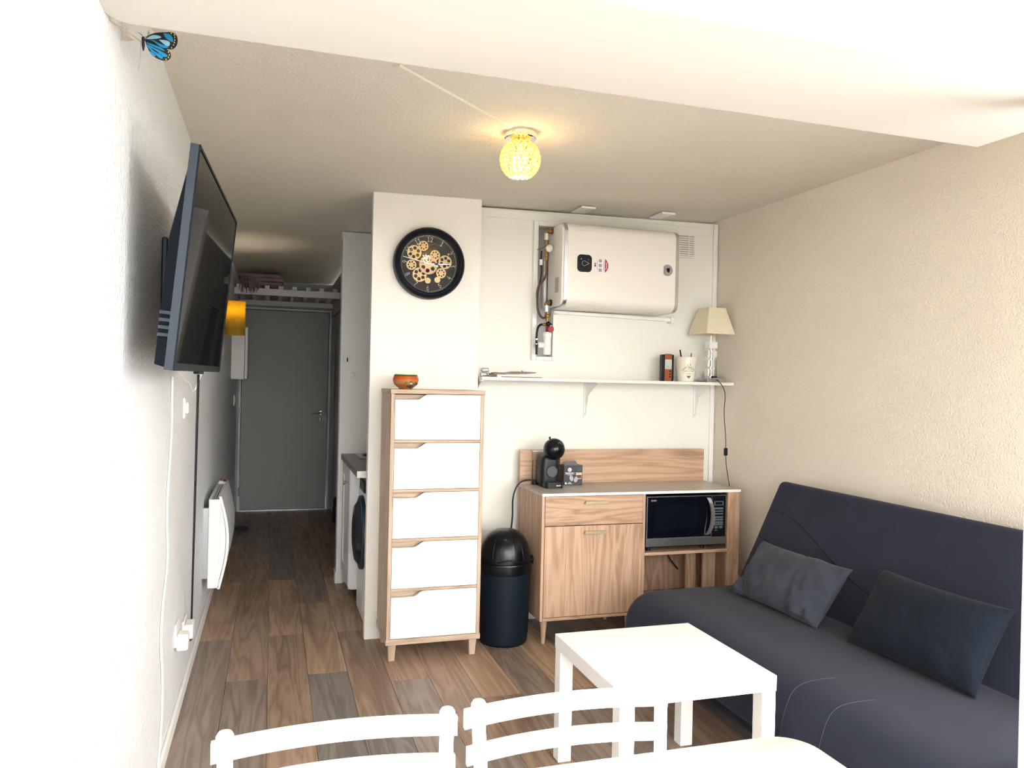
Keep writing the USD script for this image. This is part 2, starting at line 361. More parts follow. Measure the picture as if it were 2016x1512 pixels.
# back wall of white panels with the recess for the water pipes
pan = Polygon([(1.06, 0), (XR-.001, 0), (XR-.001, 2.379), (1.06, 2.352)])
hole = sbox(1.448, 1.52, 1.545, 2.272)
wb = Thing('wall_back', 'smooth white panel wall carrying the water heater', None, (1.85, YB, 0), kind=S)
wb.part('panel', pxz(pan.difference(hole), YB, YB+.03), 'panel_white', False)
rc = cat([box(1.43, 1.448, YB+.03, YB+.075, 1.5, 2.29), box(1.545, 1.56, YB+.03, YB+.075, 1.5, 2.29), box(1.43, 1.56, YB+.03, YB+.075, 1.5, 1.52), box(1.43, 1.56, YB+.03, YB+.075, 2.272, 2.29), box(1.43, 1.56, YB+.075, YB+.085, 1.5, 2.29)])
wb.part('recess', rc, 'recess_grey', False, label='grey lining of the pipe recess')
wb.part('backing', box(1.06, XR-.001, YB+.17, YB+.2, 0, 2.36), 'dark_gap', False)  # unseen dark sheet added behind the panels, keeps the gap on top dark
wp = Thing('wall_partition', 'cream panel end wall carrying the clock', None, (.78, YP, 0), kind=S)
wp.part('panel', pxz(Polygon([(.487, 0), (1.073, 0), (1.073, hc(1.073)-.001), (.487, hc(.487)-.001)]), YP, YP+.06), 'panel_cream', False)
wp.part('return', box(1.03, 1.06, YP+.06, YB+.2, 0, 2.35), 'panel_cream', False)
for z in (2.325, 2.11, 1.875, 1.6): wp.part('screw_cap', lathe([(0, -.0015), (.006, -.0015), (.0065, 0), (0, 0)], 12, (1.05, YP-.0002, z), 'y'), 'plastic_white')
# kitchen end wall, closet wall, entry wall
wk = Thing('wall_kitchen', 'white end wall of the kitchen niche', None, (.75, YK, 0), kind=S)
wk.part('panel', box(.432, 1.2, YK, YK+.1, 0, 2.305), 'paint_white', False)
wk.part('cornice', box(.425, 1.2, YK-.008, YK+.1, 2.305, 2.345), 'paint_white', False)
wk.part('plinth', box(.424, .475, YK-.012, YK+.1, 0, .075), 'paint_white', False)
solo('wall_kitchen_side', box(1.12, 1.2, YB+.2, YK, 0, 2.35), 'paint_white', 'white side wall at the back of the kitchen niche', kind=S, smooth=False)
wc = Thing('wall_closet', 'grey painted closet front along the corridor', None, (.6, 7, 0), kind=S)
wc.part('panel', cat([box(.58, .66, YK+.1, 6.9, 0, 2.33), box(.58, .66, 6.9, YD, 2.0, 2.33)]), 'door_grey', False)
wc.part('backing', box(.66, .68, YK+.1, YD+.1, 0, 2.33), 'dark_gap', False)
we = Thing('wall_end', 'white entry wall, darkened in its colour as in shade, around the grey front door', None, (.1, YD, 0), kind=S)
we.part('panel', pxz(sbox(XL, 0, .66, 2.34).difference(sbox(-.318, -.01, .572, 2.075)), YD, YD+.1), 'door_grey', False)  # white wall in the door grey: corridor shade put into its colour
solo('baseboard_left', box(XL, XL+.012, 1.4, YD, 0, .062, .003), 'paint_white', 'white baseboard along the left wall', kind=S)
solo('baseboard_back', box(1.075, XR, YB-.012, YB, 0, .07, .003), 'paint_white', 'white baseboard under the panel wall', kind=S)
solo('trim_1', box(2.603, 2.632, YB-.012, YB, .07, 2.375, .002), 'plastic_white', 'white vertical cover strip at the right end of the panel wall', kind=S)
solo('trim_2', box(1.078, 2.6, YB-.006, YB, 2.30, 2.35, .002), 'panel_white', 'white cover strip along the top of the panel wall', kind=S)
solo('trim_3', box(1.806, 1.88, 1.40, 1.46, 0, 2.098, .004), 'paint_white', 'white window post standing beside the sofa', kind=S)
# beam under the ceiling
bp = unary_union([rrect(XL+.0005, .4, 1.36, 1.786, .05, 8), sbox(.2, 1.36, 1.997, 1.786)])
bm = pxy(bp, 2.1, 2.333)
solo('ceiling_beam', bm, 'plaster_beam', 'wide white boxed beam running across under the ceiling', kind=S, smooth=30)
# glazed front behind the camera
wf = Thing('window_1', 'white framed open glass front facing the balcony', None, (1.1, Y0, 0), kind=S)
for a in ((XL, XL+.06, 0, 2.3), (1.1, 1.16, 0, 2.3), (XR-.06, XR, 0, 2.3)): wf.part('window_frame', box(a[0], a[1], Y0-.03, Y0+.03, a[2], a[3], .004), 'paint_white')
wf.part('window_rail', box(XL+.06, XR-.06, Y0-.03, Y0+.03, 2.2, 2.3), 'paint_white', False)
w2 = Thing('unseen_window_2', 'white framed side opening of the front bay, out of view, placed to light the left wall', None, (XR, .3, 0), kind=S)  # unseen side opening, placed to light the left wall
for a in (Y0+.03, .28, 1.30): w2.part('window_frame', box(XR-.03, XR+.03, a, a+.059, 0, 2.3, .004), 'paint_white')
w2.part('window_rail', box(XR-.03, XR+.03, Y0+.09, 1.30, 2.3, 2.39), 'paint_white', False)
gr = Thing('added_ground', 'grey concrete slab added outside the glass front, out of view, to cut light from below', None, (1.1, -8, -.1), kind=S)
gr.part('slab', box(-30, 30, -40, Y0-.05, -.2, -.08), 'concrete', False)  # slab added out of view to block bright sky light from below
# entry door
d1 = Thing('door_1', 'grey flush entry door at the end of the corridor', None, (.125, YD, 0), kind=S)
d1.part('backing', box(XL, .66, YD+.1, YD+.12, 0, 2.34), 'dark_gap', False)  # added sheet behind the door, stops sky light leaking round the frame
d1.part('door_leaf', box(-.295, .552, YD-.01, YD+.03, .012, 2.045, .003), 'door_grey')
for m in (box(-.32, -.299, YD-.022, YD+.06, 0, 2.07, .003), box(.556, .576, YD-.022, YD+.06, 0, 2.07, .003), box(-.32, .576, YD-.022, YD+.06, 2.049, 2.07, .003)): d1.part('door_frame', m, 'paint_white')
for z in (.2, 1.0, 1.62): d1.part('hinge', cyl((-.302, YD-.03, z-.045), (-.302, YD-.03, z+.045), .008), 'brushed_steel')
d1.part('handle_rose', lathe([(0, 0), (.024, 0), (.024, .008), (.012, .01), (.012, .03), (0, .03)], 20, (.497, YD-.01, 1.005), 'y'), 'chrome')
d1.part('door_handle', tube(spline([(.497, YD-.04, 1.005), (.48, YD-.052, 1.005), (.42, YD-.055, 1.0), (.395, YD-.05, .995)], 14), .009), 'chrome')
d1.part('keyhole_plate', lathe([(0, 0), (.023, 0), (.023, .006), (0, .006)], 20, (.497, YD-.01, .935), 'y'), 'chrome')
d1.part('keyhole', box(.492, .502, YD-.018, YD-.016, .92, .948), 'rubber_black', False)
d1.part('threshold', box(-.298, .555, YD-.02, YD+.04, 0, .011), 'brushed_steel', False)
# closet door with frosted panel
d2 = Thing('door_2', 'grey sliding closet door with a dark frosted panel', None, (.6, 7.5, 0), kind=S)
for y0, y1 in ((6.92, 7.56), (7.575, 8.2)):
    for m in (box(.595, .625, y0, y0+.09, .02, 1.995, .003), box(.595, .625, y1-.09, y1, .02, 1.995, .003), box(.595, .625, y0+.09, y1-.09, 1.87, 1.995, .003), box(.595, .625, y0+.09, y1-.09, .02, .16, .003)): d2.part('door_rail', m, 'door_grey')
    d2.part('frosted_panel', box(.606, .614, y0+.09, y1-.09, .16, 1.87), 'frosted_glass', False)

# ------------------------------------------------------------------ television on the left wall
NB, NT, FT, FB = map(np.array, [(-.233, 1.99, 1.376), (-.172, 1.99, 1.92), (-.1415, 2.95, 1.922), (-.1785, 2.95, 1.381)])
tu = (FB+FT-NB-NT); tu /= np.linalg.norm(tu); tv_ = (NT+FT-NB-FB); tv_ -= tu*(tv_@tu); tv_ /= np.linalg.norm(tv_); tn = np.cross(tu, tv_)
TC = (NB+NT+FT+FB)/4; TM = frame(TC, tu, tv_, tn); tw, th = .962, .546
tv = Thing('television', 'large flat black television tilted forward on the left wall', 'television', TC-[0, 0, th/2])
tv.part('screen', T(box(-tw/2+.008, tw/2-.008, -th/2+.02, th/2-.008, -.006, .0008), TM), 'screen_black', False)
ring = sbox(-tw/2, -th/2, tw/2, th/2).difference(sbox(-tw/2+.007, -th/2+.019, tw/2-.007, th/2-.007))
tv.part('bezel', T(ext(ring, .009), TM@frame((0, 0, -.006), (1, 0, 0), (0, 1, 0), (0, 0, 1))), 'tv_plastic', False)
tv.part('side_band', T(cat([box(-tw/2-.0008, -tw/2+.004, -th/2, th/2, -.02, -.0005)]), TM), 'tv_edge', False, label='bluish metallic side edge')
tv.part('shell', T(trimesh.convex.convex_hull(np.array([(x, y, z) for x, y, z in [(-tw/2, -th/2, -.02), (tw/2, -th/2, -.02), (tw/2, th/2, -.02), (-tw/2, th/2, -.02), (-tw/2, -th/2, -.006), (tw/2, -th/2, -.006), (tw/2, th/2, -.006), (-tw/2, th/2, -.006)]])), TM), 'tv_plastic', False)
tv.part('back_cover', T(trimesh.convex.convex_hull(np.array([(-.46, -.268, -.02), (.46, -.268, -.02), (.46, .24, -.02), (-.46, .24, -.02), (-.44, -.262, -.05), (.44, -.262, -.05), (.44, .05, -.05), (-.44, .05, -.05)])), TM), 'tv_plastic', False)
for k in range(4): tv.part('vent_rib', T(box(-.4616, -.44, -.14-.018*k, -.132-.018*k, -.048, -.022), TM), 'tv_edge', False)
tv.part('logo_tab', T(box(-.05, .06, -th/2-.008, -th/2, -.012, .002), TM), 'tv_plastic', False)
tb = Thing('wall_bracket', 'black metal wall mount holding the television', 'wall bracket', (XL, 2.8, 1.5))
tb.part('wall_plate', box(XL+.0005, XL+.018, 2.64, 2.92, 1.56, 1.80, .004), 'navy_plastic')
tb.part('arm', box(XL+.018, TC[0]-.062, 2.70, 2.74, 1.60, 1.64), 'black_plastic', False)
tb.part('arm', box(XL+.018, TC[0]-.056, 2.70, 2.74, 1.70, 1.74), 'black_plastic', False)
tb.part('mount_rail', box(TC[0]-.064, TC[0]-.052, 2.66, 2.78, 1.59, 1.75), 'black_plastic', False)
# cables and sockets on the left wall
pts = [(-.222, 2.60, 1.366), (-.246, 2.86, 1.10), (-.270, 3.12, .83), (-.294, 3.38, .56), (-.314, 3.60, .34), (-.320, 3.665, .262)]
pcd = tv.part('power_cord', tube(spline(pts, 50), .0042), 'rubber_black', label='thin black mains cord hanging down to the wall')
tv.part('plug', [cyl((-0.322, 3.671, 0.252), (-0.322, 3.636, 0.209), .009, n=10), cyl((-0.322, 3.636, 0.209), (-0.322, 3.46, 0.258), .011, n=10)], 'rubber_black', parent=pcd)
q = [(-0.336, 2.944, 1.359), (-0.336, 2.947, 1.255), (-0.336, 2.948, 1.165), (-0.336, 2.882, 0.976), (-0.336, 2.875, 0.855), (-0.336, 2.91, 0.725), (-0.336, 2.824, 0.607), (-0.336, 2.78, 0.483), (-0.336, 2.842, 0.325), (-0.336, 2.838, 0.188), (-0.336, 2.772, 0.061), (-0.336, 2.722, 0.006)]
solo('aerial_cable', tube(spline(q, 80), .0036), 'cord_white', 'thin white cable running down the left wall below the near end of the television', 'cable')
solo('aerial_lead', tube(spline([(-0.3, 2.824, 1.375), (-0.3, 3.006, 1.345), (-0.305, 3.285, 1.315), (-0.3, 3.419, 1.315), (-0.29, 3.411, 1.339), (-0.26, 3.074, 1.36)], 24), .0028), 'cord_white', 'short white lead looping under the television', 'cable')
y0, y1, z0, z1 = 3.33, 3.41, 1.19, 1.275
sw = Thing('wall_switch', 'white rocker switch on the left wall beside the black cord', 'switch', (XL, 3.37, 1.23))
sw.part('plate', box(XL+.0003, XL+.010, y0, y1, z0, z1, .004), 'plastic_white'); sw.part('rocker', box(XL+.010, XL+.02, y0+.02, y1-.02, z0+.02, z1-.02, .004), 'plastic_white')
ad = Thing('plug_adapter', 'chunky white plug adapter low on the left wall', 'adapter', (XL, 3.3, .22))
ad.part('plate', box(XL+.0003, XL+.008, 3.21, 3.31, .31, .40, .003), 'plastic_white'); ad.part('body', box(XL+.008, XL+.050, 3.205, 3.27, .298, .362, .006), 'plastic_white')
so = Thing('wall_socket', 'white socket box on the left wall behind the cord', 'socket', (XL, 3.75, .25))
so.part('plate', box(XL+.0003, XL+.008, 3.48, 3.60, .24, .33, .003), 'plastic_white'); so.part('body', box(XL+.008, XL+.042, 3.49, 3.58, .252, .312, .004), 'plastic_white')
# radiator
ra = Thing('radiator', 'white electric wall radiator with a curved front panel', 'radiator', (XL, 4.75, .22))
ry0, ry1 = 4.42, 5.10
ra.part('body', cat([box(-.312, -.252, ry0, ry0+.012, .22, .70, .003), box(-.312, -.252, ry1-.012, ry1, .22, .70, .003), box(-.312, -.30, ry0+.012, ry1-.012, .22, .70), box(-.30, -.252, ry0+.012, ry1-.012, .22, .66)]), 'washer_white')
aa = np.linspace(0, 1, 15); fx = -.248+.042*np.sin(np.pi*aa**1.05)
prof = list(zip(fx, .215+.50*aa)); prof2 = [(a-.014, b) for a, b in prof[::-1]]
ra.part('front_panel', T(ext(Polygon(prof+prof2), ry1-ry0), frame((0, ry1, 0), (1, 0, 0), (0, 0, 1), (0, -1, 0))), 'washer_white')
ra.part('infill', T(ext(Polygon(prof2+[(-.2515, .70), (-.2515, .23)]).buffer(-.002), ry1-ry0-.016), frame((0, ry1-.008, 0), (1, 0, 0), (0, 0, 1), (0, -1, 0))), 'label_white', False)
for k in range(4): ra.part('grille_bar', box(-.299+.012*k, -.2935+.012*k, ry0+.012, ry1-.05, .685, .699, .001), 'washer_white')
ra.part('control_panel', rot(box(-.306, -.25, ry1-.06, ry1-.002, .70, .722, .006), .25, [0, 1, 0], (-.306, 0, .70)), 'plastic_white')
ra.part('dial', cyl((-.285, ry1-.045, .722), (-.285, ry1-.045, .731), .008, n=12), 'red_plastic'); ra.part('dial', cyl((-.265, ry1-.045, .716), (-.265, ry1-.045, .725), .008, n=12), 'black_plastic')
for yy in (ry0+.02, ry1-.05): ra.part('wall_mount', box(XL+.0005, -.312, yy, yy+.03, .27, .65), 'brushed_steel', False)
# sconce, electric box
sy = 5.9; sx = XL+.078; scR = .066
sc = Thing('wall_sconce', 'lit wall lamp with a mustard yellow fabric drum shade', 'wall lamp', (XL, sy, 1.68))
sh = lathe([(scR, 1.662), (scR, 1.905), (scR-.002, 1.905), (scR-.002, 1.662), (scR, 1.662)], 40, (sx, sy, 0)); sc.part('shade', sh, 'shade_yellow')
sc.part('wall_plate', box(XL+.0005, XL+.01, sy-.03, sy+.03, 1.74, 1.83, .003), 'brushed_steel')
sc.part('arm', tube([(XL+.01, sy, 1.75), (sx, sy, 1.75)], .006), 'brushed_steel')
sc.part('socket', cyl((sx, sy, 1.74), (sx, sy, 1.817), .014), 'plastic_white')
sc.part('bulb', sphere((sx, sy, 1.84), .022, 2), 'bulb_hall')
eb = Thing('electric_box', 'tall pale grey fuse box high on the left wall near the entry door', 'fuse box', (XL, 7.1, 1.34))
eb.part('case', box(XL+.0005, -.232, 6.98, 7.25, 1.34, 1.80, .004), 'plastic_white'); eb.part('cover', box(-.230, -.206, 6.97, 7.26, 1.345, 1.79, .006), 'plastic_white')
es = Thing('door_switch', 'small white switch on the left wall near the entry door', 'switch', (XL, 7.62, 1.13)); es.part('plate', box(XL+.0003, XL+.012, 7.56, 7.68, 1.09, 1.19, .003), 'plastic_white'); es.part('rocker', box(XL+.012, XL+.018, 7.59, 7.65, 1.115, 1.165, .002), 'plastic_white')
# slatted rack above the door
sr = Thing('slatted_rack', 'white slatted overhead rack above the entry door', 'rack', (.12, 7.7, 2.08))
for y, za, zb in ((7.22, 2.095, 2.155), (8.13, 2.085, 2.135)): sr.part('rail', box(XL+.002, .578, y, y+.03, za, zb, .003), 'paint_white')
for k in range(8): xk = -.30+.119*k; sr.part('slat', trimesh.convex.convex_hull(np.array([(xk+s*.02, y, z+d) for s in (-1, 1) for y, z in ((7.215, 2.1553), (8.2, 2.1345)) for d in (0, .027)])), 'paint_white', False)
bl = Thing('blanket', 'folded dusty pink blanket with fringe on the slatted rack', 'blanket', (-.15, 7.35, 2.163))
for k, (zc, hh, dx) in enumerate([(2.203, .036, 0), (2.239, .036, .012), (2.273, .034, -.012)]):
    m = rbox((.37, .30, hh), hh*.49, (24, 20, 6), lambda P: P+.006*(meshkit.fbm(P*14+k*9)-.5)[:, None]*np.array([1, 1, 1.2])); m.apply_translation((-.115+dx, 7.385, zc)); bl.part('fold', m, 'blanket_pink', True)
fr = []
for k in range(46):
    x = -.29+.17*rng.random(); r0 = rng.random(3); fr.append(tube(spline([(x, 7.24, 2.225+.03*r0[0]), (x+.01*(r0[1]-.5), 7.20, 2.19), (x+.03*(r0[1]-.5), 7.19+.01*r0[2], 2.16-.06*r0[2])], 6), .0028, 5))
bl.part('fringe', fr, 'blanket_pink', True, kind='stuff')
# bits in the corridor
solo('door_wedge', T(ext(Polygon([(0, 0), (.10, 0), (.10, .026), (.03, .034), (0, .022)]), .045), frame((-.285, 7.25, .0003), (.94, .34, 0), (0, 0, 1), (.34, -.94, 0))), 'navy_plastic', 'small dark wedge lying on the floor near the entry door', 'door stop')
solo('hanging_bag', rbox((.04, .12, .22), .019, (8, 10, 12), lambda P: P*np.c_[1-.25*P[:, 2]/.11, 1-.3*P[:, 2]/.11, np.ones(len(P))]).apply_translation((.558, 6.98, .20)), 'navy_cloth', 'small dark bag hanging on the closet front', 'bag', True)

# ------------------------------------------------------------------ kitchen niche
kw = Thing('kitchen_worktop', 'grey kitchen worktop with a white end edge', 'worktop', (.75, 4.7, .828))
kw.part('slab', box(.449, 1.118, 4.235, YK-.001, .828, .864, .002), 'worktop_grey'); kw.part('end_edge', box(.449, 1.025, 4.231, 4.2345, .828, .864), 'edge_white', False, label='white end edge')
kc = Thing('kitchen_cabinet', 'narrow white base cabinet under the kitchen worktop', 'cabinet', (.75, 4.95, 0))
kc.part('body', box(.478, 1.1, 4.72, 5.225, .09, .826), 'paint_white', False)
ky = (4.725, 5.2)
for m in (box(.458, .476, ky[0], ky[0]+.075, .105, .822, .002), box(.458, .476, ky[1]-.075, ky[1], .105, .822, .002), box(.458, .476, ky[0]+.075, ky[1]-.075, .745, .822, .002), box(.458, .476, ky[0]+.075, ky[1]-.075, .105, .185, .002)): kc.part('door_rail', m, 'washer_white')
kc.part('door_panel', box(.466, .476, ky[0]+.075, ky[1]-.075, .185, .745), 'washer_white', False)
kc.part('handle', tube(spline([(.458, 4.84, .722), (.445, 4.84, .72), (.442, 4.85, .715), (.442, 4.92, .715), (.445, 4.93, .72), (.458, 4.93, .722)], 30), .0035), 'brushed_steel')
kc.part('side_panel', box(.458, 1.1, 4.675, 4.69, .105, .826), 'washer_white', False)
kc.part('plinth', box(.52, 1.1, 4.68, 5.225, 0, .09), 'dark_gap', False)
wm = Thing('washing_machine', 'white front-loading washing machine with a dark round door', 'washing machine', (.8, 4.42, 0))
wm.part('body', box(.505, 1.02, 4.275, 4.655, .012, .80, .012), 'washer_white')
wy, wz = 4.40, .50
wm.part('door', lathe([(0, .045), (.10, .05), (.15, .045), (.185, .02), (.19, 0), (0, 0)], 40, (0, 0, 0), 'y').apply_transform(frame((.504, wy, wz), (0, -1, 0), (1, 0, 0), (0, 0, 1)) @ np.eye(4)), 'washer_door')
wm.part('door_ring', T(lathe([(.185, 0), (.185, .024), (.205, .018), (.208, 0), (.185, 0)], 40, (0, 0, 0), 'y'), frame((.5045, wy, wz), (0, -1, 0), (1, 0, 0), (0, 0, 1))), 'navy_plastic')
wm.part('control_panel', box(.494, .506, 4.28, 4.50, .735, .798, .003), 'black_plastic'); wm.part('detergent_drawer', box(.492, .506, 4.515, 4.65, .735, .798, .004), 'washer_white')
wm.part('sticker', box(.5035, .5049, 4.285, 4.31, .60, .65), 'black_plastic', False); wm.part('filter_flap', box(.5015, .5049, 4.32, 4.41, .07, .16, .002), 'washer_white')
ho = Thing('hob', 'black two-ring cooking hob set in the kitchen worktop', 'hob', (.72, 4.95, .864)); ho.part('plate', box(.535, .98, 4.88, 5.15, .8642, .872, .003), 'brushed_steel'); ho.part('ring', cyl((.64, 5.02, .872), (.64, 5.02, .882), .075, n=24), 'black_plastic'); ho.part('ring', cyl((.85, 5.02, .872), (.85, 5.02, .882), .075, n=24), 'black_plastic')
solo('cutting_board', box(.55, .9, 4.42, 4.66, .8643, .874, .003), 'black_plastic', 'black board lying on the kitchen worktop', 'board')
hp = Thing('hook_plate', 'small white square hook plate on the kitchen end wall', 'hook', (.458, YK, 1.45))
a = (0.45, 5.24, 1.475); b = (0.493, 5.24, 1.524); hp.part('plate', box(a[0], b[0], YK-.008, YK-.0003, a[2], b[2], .003), 'edge_white'); hp.part('hook', tube(spline([((a[0]+b[0])/2+.003, YK-.008, a[2]+.03), ((a[0]+b[0])/2+.003, YK-.024, a[2]+.015), ((a[0]+b[0])/2+.003, YK-.02, a[2]+.005)], 8), .0035), 'rubber_black')
a = (0.512, 5.24, 1.395); solo('door_bell', lathe([(0, 0), (.017, 0), (.017, .008), (.011, .012), (0, .013)], 20, (a[0], YK-.0003, a[2]), 'y'), 'plastic_white', 'small round white button on the kitchen end wall', 'button')
a = (0.631, 5.24, 1.361); solo('towel_hook', box(a[0]-.01, a[0]+.04, YK-.03, YK-.0003, a[2]-.03, a[2]+.03, .006), 'black_plastic', 'small black box fixed to the kitchen end wall by the partition', 'box')
# ------------------------------------------------------------------ wall clock
cx, cz, cR = .783, 1.987, .189
ck = Thing('wall_clock', 'round black wall clock showing bronze gears', 'clock', (cx, YP, cz-cR))
ck.part('frame', lathe([(.152, .022), (.156, .058), (.163, .066), (.172, .062), (.176, .066), (.184, .060), (cR, .050), (cR, .0), (.152, .0), (.152, .022)], 72, (cx, YP-.0005, cz), 'y'), 'clock_frame')
ck.part('dial', cyl((cx, YP-.002, cz), (cx, YP-.022, cz), .1515, n=64), 'clock_face')
fy = YP-.0222
def gear(dx, dz, r, teeth, nh, hr, y, material, hub=True, tooth=.05):
    a = np.linspace(0, 2*np.pi, teeth*4, endpoint=False); rr = r*(1+tooth*np.where((np.arange(teeth*4) % 4) < 2, 1, -1))
    p = Polygon(np.c_[rr*np.cos(a), rr*np.sin(a)])
    for k in range(nh): an = 2*np.pi*k/nh+.4; p = p.difference(Point(.60*r*math.cos(an), .60*r*math.sin(an)).buffer(hr*r, quad_segs=5))
    m = [T(ext(p, .002), frame((cx+dx, y, cz+dz), (1, 0, 0), (0, 0, 1), (0, -1, 0)))]
    if hub: m.append(lathe([(0, 0), (r*.12, 0), (r*.12, .005), (0, .006)], 10, (cx+dx, y-.001, cz+dz), 'y'))
    ck.part('gear', m, material, False)
q = .00029
for gx, gy, r, te, nh, hr in [(705, 435, 92, 36, 7, .17), (540, 565, 132, 40, 6, .24), (925, 590, 92, 36, 7, .17), (1115, 708, 124, 40, 6, .25), (490, 795, 92, 36, 7, .17), (645, 965, 130, 40, 6, .25), (1045, 915, 92, 36, 7, .17), (800, 1065, 54, 24, 0, 0), (977, 1042, 54, 24, 0, 0)]:
    gear((gx-815)*q, (755-gy)*q, r*q, te, nh, hr, fy-.0015, 'gear_gold', tooth=.02)
gear(-.004, -.008, 170*q, 34, 6, .22, fy-.006, 'gear_copper', tooth=.045)
trk = []
for k in range(60):
    an = 2*np.pi*k/60; r0, r1, w = (.1475, .1515, .0006) if k % 5 else (.146, .152, .0016)
    trk.append(T(box(-w, w, r0, r1, 0, .0004), frame((cx, fy, cz), (math.cos(an), 0, -math.sin(an)), (math.sin(an), 0, math.cos(an)), (0, -1, 0))))
for r in (.1465, .1512): trk.append(T(ext(Point(0, 0).buffer(r+.0004, quad_segs=18).difference(Point(0, 0).buffer(r-.0004, quad_segs=18)), .0004), frame((cx, fy, cz), (1, 0, 0), (0, 0, 1), (0, -1, 0))))
ck.part('minute_track', trk, 'clock_print', False)
for n in range(1, 13):
    an = 2*np.pi*n/12+.03; R = .129; o = (cx+R*math.sin(an), fy-.0004, cz+R*math.cos(an)); t = an if n in (9, 10, 11, 12, 1, 2, 3) else an+np.pi
    m = text(str(n), .026, (0, 0, 0), depth=.0005); m.apply_scale([.72, 1, 1])
    ck.part('numeral', T(m, frame(o, (math.cos(t), 0, -math.sin(t)), (0, 1, 0), (math.sin(t), 0, math.cos(t)))), 'clock_print', False)
def hand(p0, p1, w0, w1, y):
    p0, p1 = np.array(p0)*q, np.array(p1)*q; d = p1-p0; d /= np.linalg.norm(d); nn = np.array([-d[1], d[0]])
    return T(ext(Polygon([p0+nn*w0, p1+nn*w1, p1-nn*w1, p0-nn*w0]), .001), frame((cx, y, cz), (1, 0, 0), (0, 0, 1), (0, -1, 0)))
ck.part('hour_hand', [hand((-100, -10), (160, -5), .004, .004, fy-.012), hand((100, -5), (392, 6), .0042, .0022, fy-.012)], 'hand_white', False)
ck.part('minute_hand', hand((165, -45), (-486, 100), .0032, .0020, fy-.014), 'hand_white', False)
ck.part('glass', cyl((cx, YP-.047, cz), (cx-.000023, YP-.048, cz+.00002), .1525, n=64), 'clock_glass')

# ------------------------------------------------------------------ dresser
dx0, dx1, dyf, dyb, dzb, dzt = .549, 1.014, 3.708, 4.046, .0817, 1.320
dr = Thing('tall_dresser', 'tall narrow oak chest with five white drawers', 'dresser', ((dx0+dx1)/2, 3.88, 0))
dr.part('top_board', box(dx0-.003, dx1+.003, dyf-.003, dyb, dzt-.021, dzt, .0015), 'pale_oak_x')
dr.part('side_panel', box(dx0, dx0+.018, dyf, dyb, dzb, dzt-.0212, .001), 'pale_oak_z'); dr.part('side_panel', box(dx1-.018, dx1, dyf, dyb, dzb, dzt-.0212, .001), 'pale_oak_z')
dr.part('bottom_board', box(dx0-.003, dx1+.003, dyf-.003, dyb, dzb, dzb+.027, .0015), 'pale_oak_x')
dr.part('back_panel', box(dx0+.018, dx1-.018, dyb-.012, dyb, dzb+.027, dzt-.0212), 'pale_oak_z', False)
rows = [(1.075, 1.2975), (.835, 1.0605), (.596, .8205), (.353, .5797), (.1105, .3387)]
for k, (z0, z1) in enumerate(rows):
    if k: dr.part('divider', box(dx0+.0182, dx1-.0182, dyf, dyb-.013, z1+.001, rows[k-1][0]-.001, .001), 'pale_oak_x')
    x0, x1 = dx0+.0195, dx1-.0195; zt, zb = z1-.001, z0+.001
    cut = unary_union([sbox(x0-.01, zt-.027, x0+.105, zt+.01), Polygon([(x0+.10, zt+.01)]+[(x0+.105+.055*t-.0, zt-.027*(1-(3*t*t-2*t**3))) for t in np.linspace(0, 1, 13)]+[(x0+.165, zt+.01)])])
    dr_ = dr.part('drawer', pxz(sbox(x0, zb, x1, zt).difference(cut), dyf+.0005, dyf+.018), 'melamine_white', False)
    dr.part('drawer_box', box(x0, x1, dyf+.034, dyb-.014, zb, zt-.002), 'pale_oak_x', False, parent=dr_, label='oak drawer box showing in the grip cut-out')
for lx, ly in ((dx0+.012, dyf+.012), (dx1-.05, dyf+.012), (dx0+.012, dyb-.05), (dx1-.05, dyb-.05)):
    fwd = 1 if lx < .7 else -1
    pts = []
    for (z, a, b) in ((dzb-.0002, 0, .038), (0, .004 if fwd > 0 else .004, .032)):
        for i in (a, b):
            for j in (a, b): pts.append((lx+i, ly+j, z))
    dr.part('leg', trimesh.convex.convex_hull(np.array(pts)), 'pale_oak_z', False)
bo = Thing('painted_bowl', 'small orange painted bowl with green rim on the tall dresser', 'bowl', (.64, 3.84, dzt))
bo.part('body', lathe([(0, .0), (.032, 0), (.034, .004), (.058, .024), (.064, .044), (.063, .052)], 36, (.637, 3.83, dzt+.0005)), 'terracotta')
bo.part('red_band', lathe([(.0632, .046), (.0643, .050), (.0612, .060), (.058, .064)], 36, (.637, 3.83, dzt+.0005)), 'bowl_red')
bo.part('rim', lathe([(.0595, .0635), (.0565, .072), (.053, .074), (.050, .070), (.055, .050), (.045, .02), (0, .01)], 36, (.637, 3.83, dzt+.0005)), 'bowl_green')
bo.part('lip', lathe([(.0572, .0715), (.054, .0755), (.0515, .0735)], 36, (.637, 3.83, dzt+.0005)), 'bowl_cream')
def bowl_pt(an, z): r = np.interp(z, [0, .004, .024, .044, .052], [.0325, .0345, .0588, .0648, .0638]); return np.array([.637+r*math.sin(an), 3.83-r*math.cos(an), dzt+.0005+z])
for an, z, s, mm in [(.15, .018, .012, 'print_black'), (.38, .014, .011, 'print_black'), (.45, .026, .010, 'bowl_green'), (-.1, .031, .007, 'bowl_green'), (.62, .033, .008, 'label_red'), (.25, .036, .007, 'bowl_green'), (.8, .028, .010, 'print_black'), (.3, .028, .006, 'bowl_cream')]:
    p = bowl_pt(an, z); bo.part('flower', sphere(p, s, 1, (1, .22, .7)), mm, True)

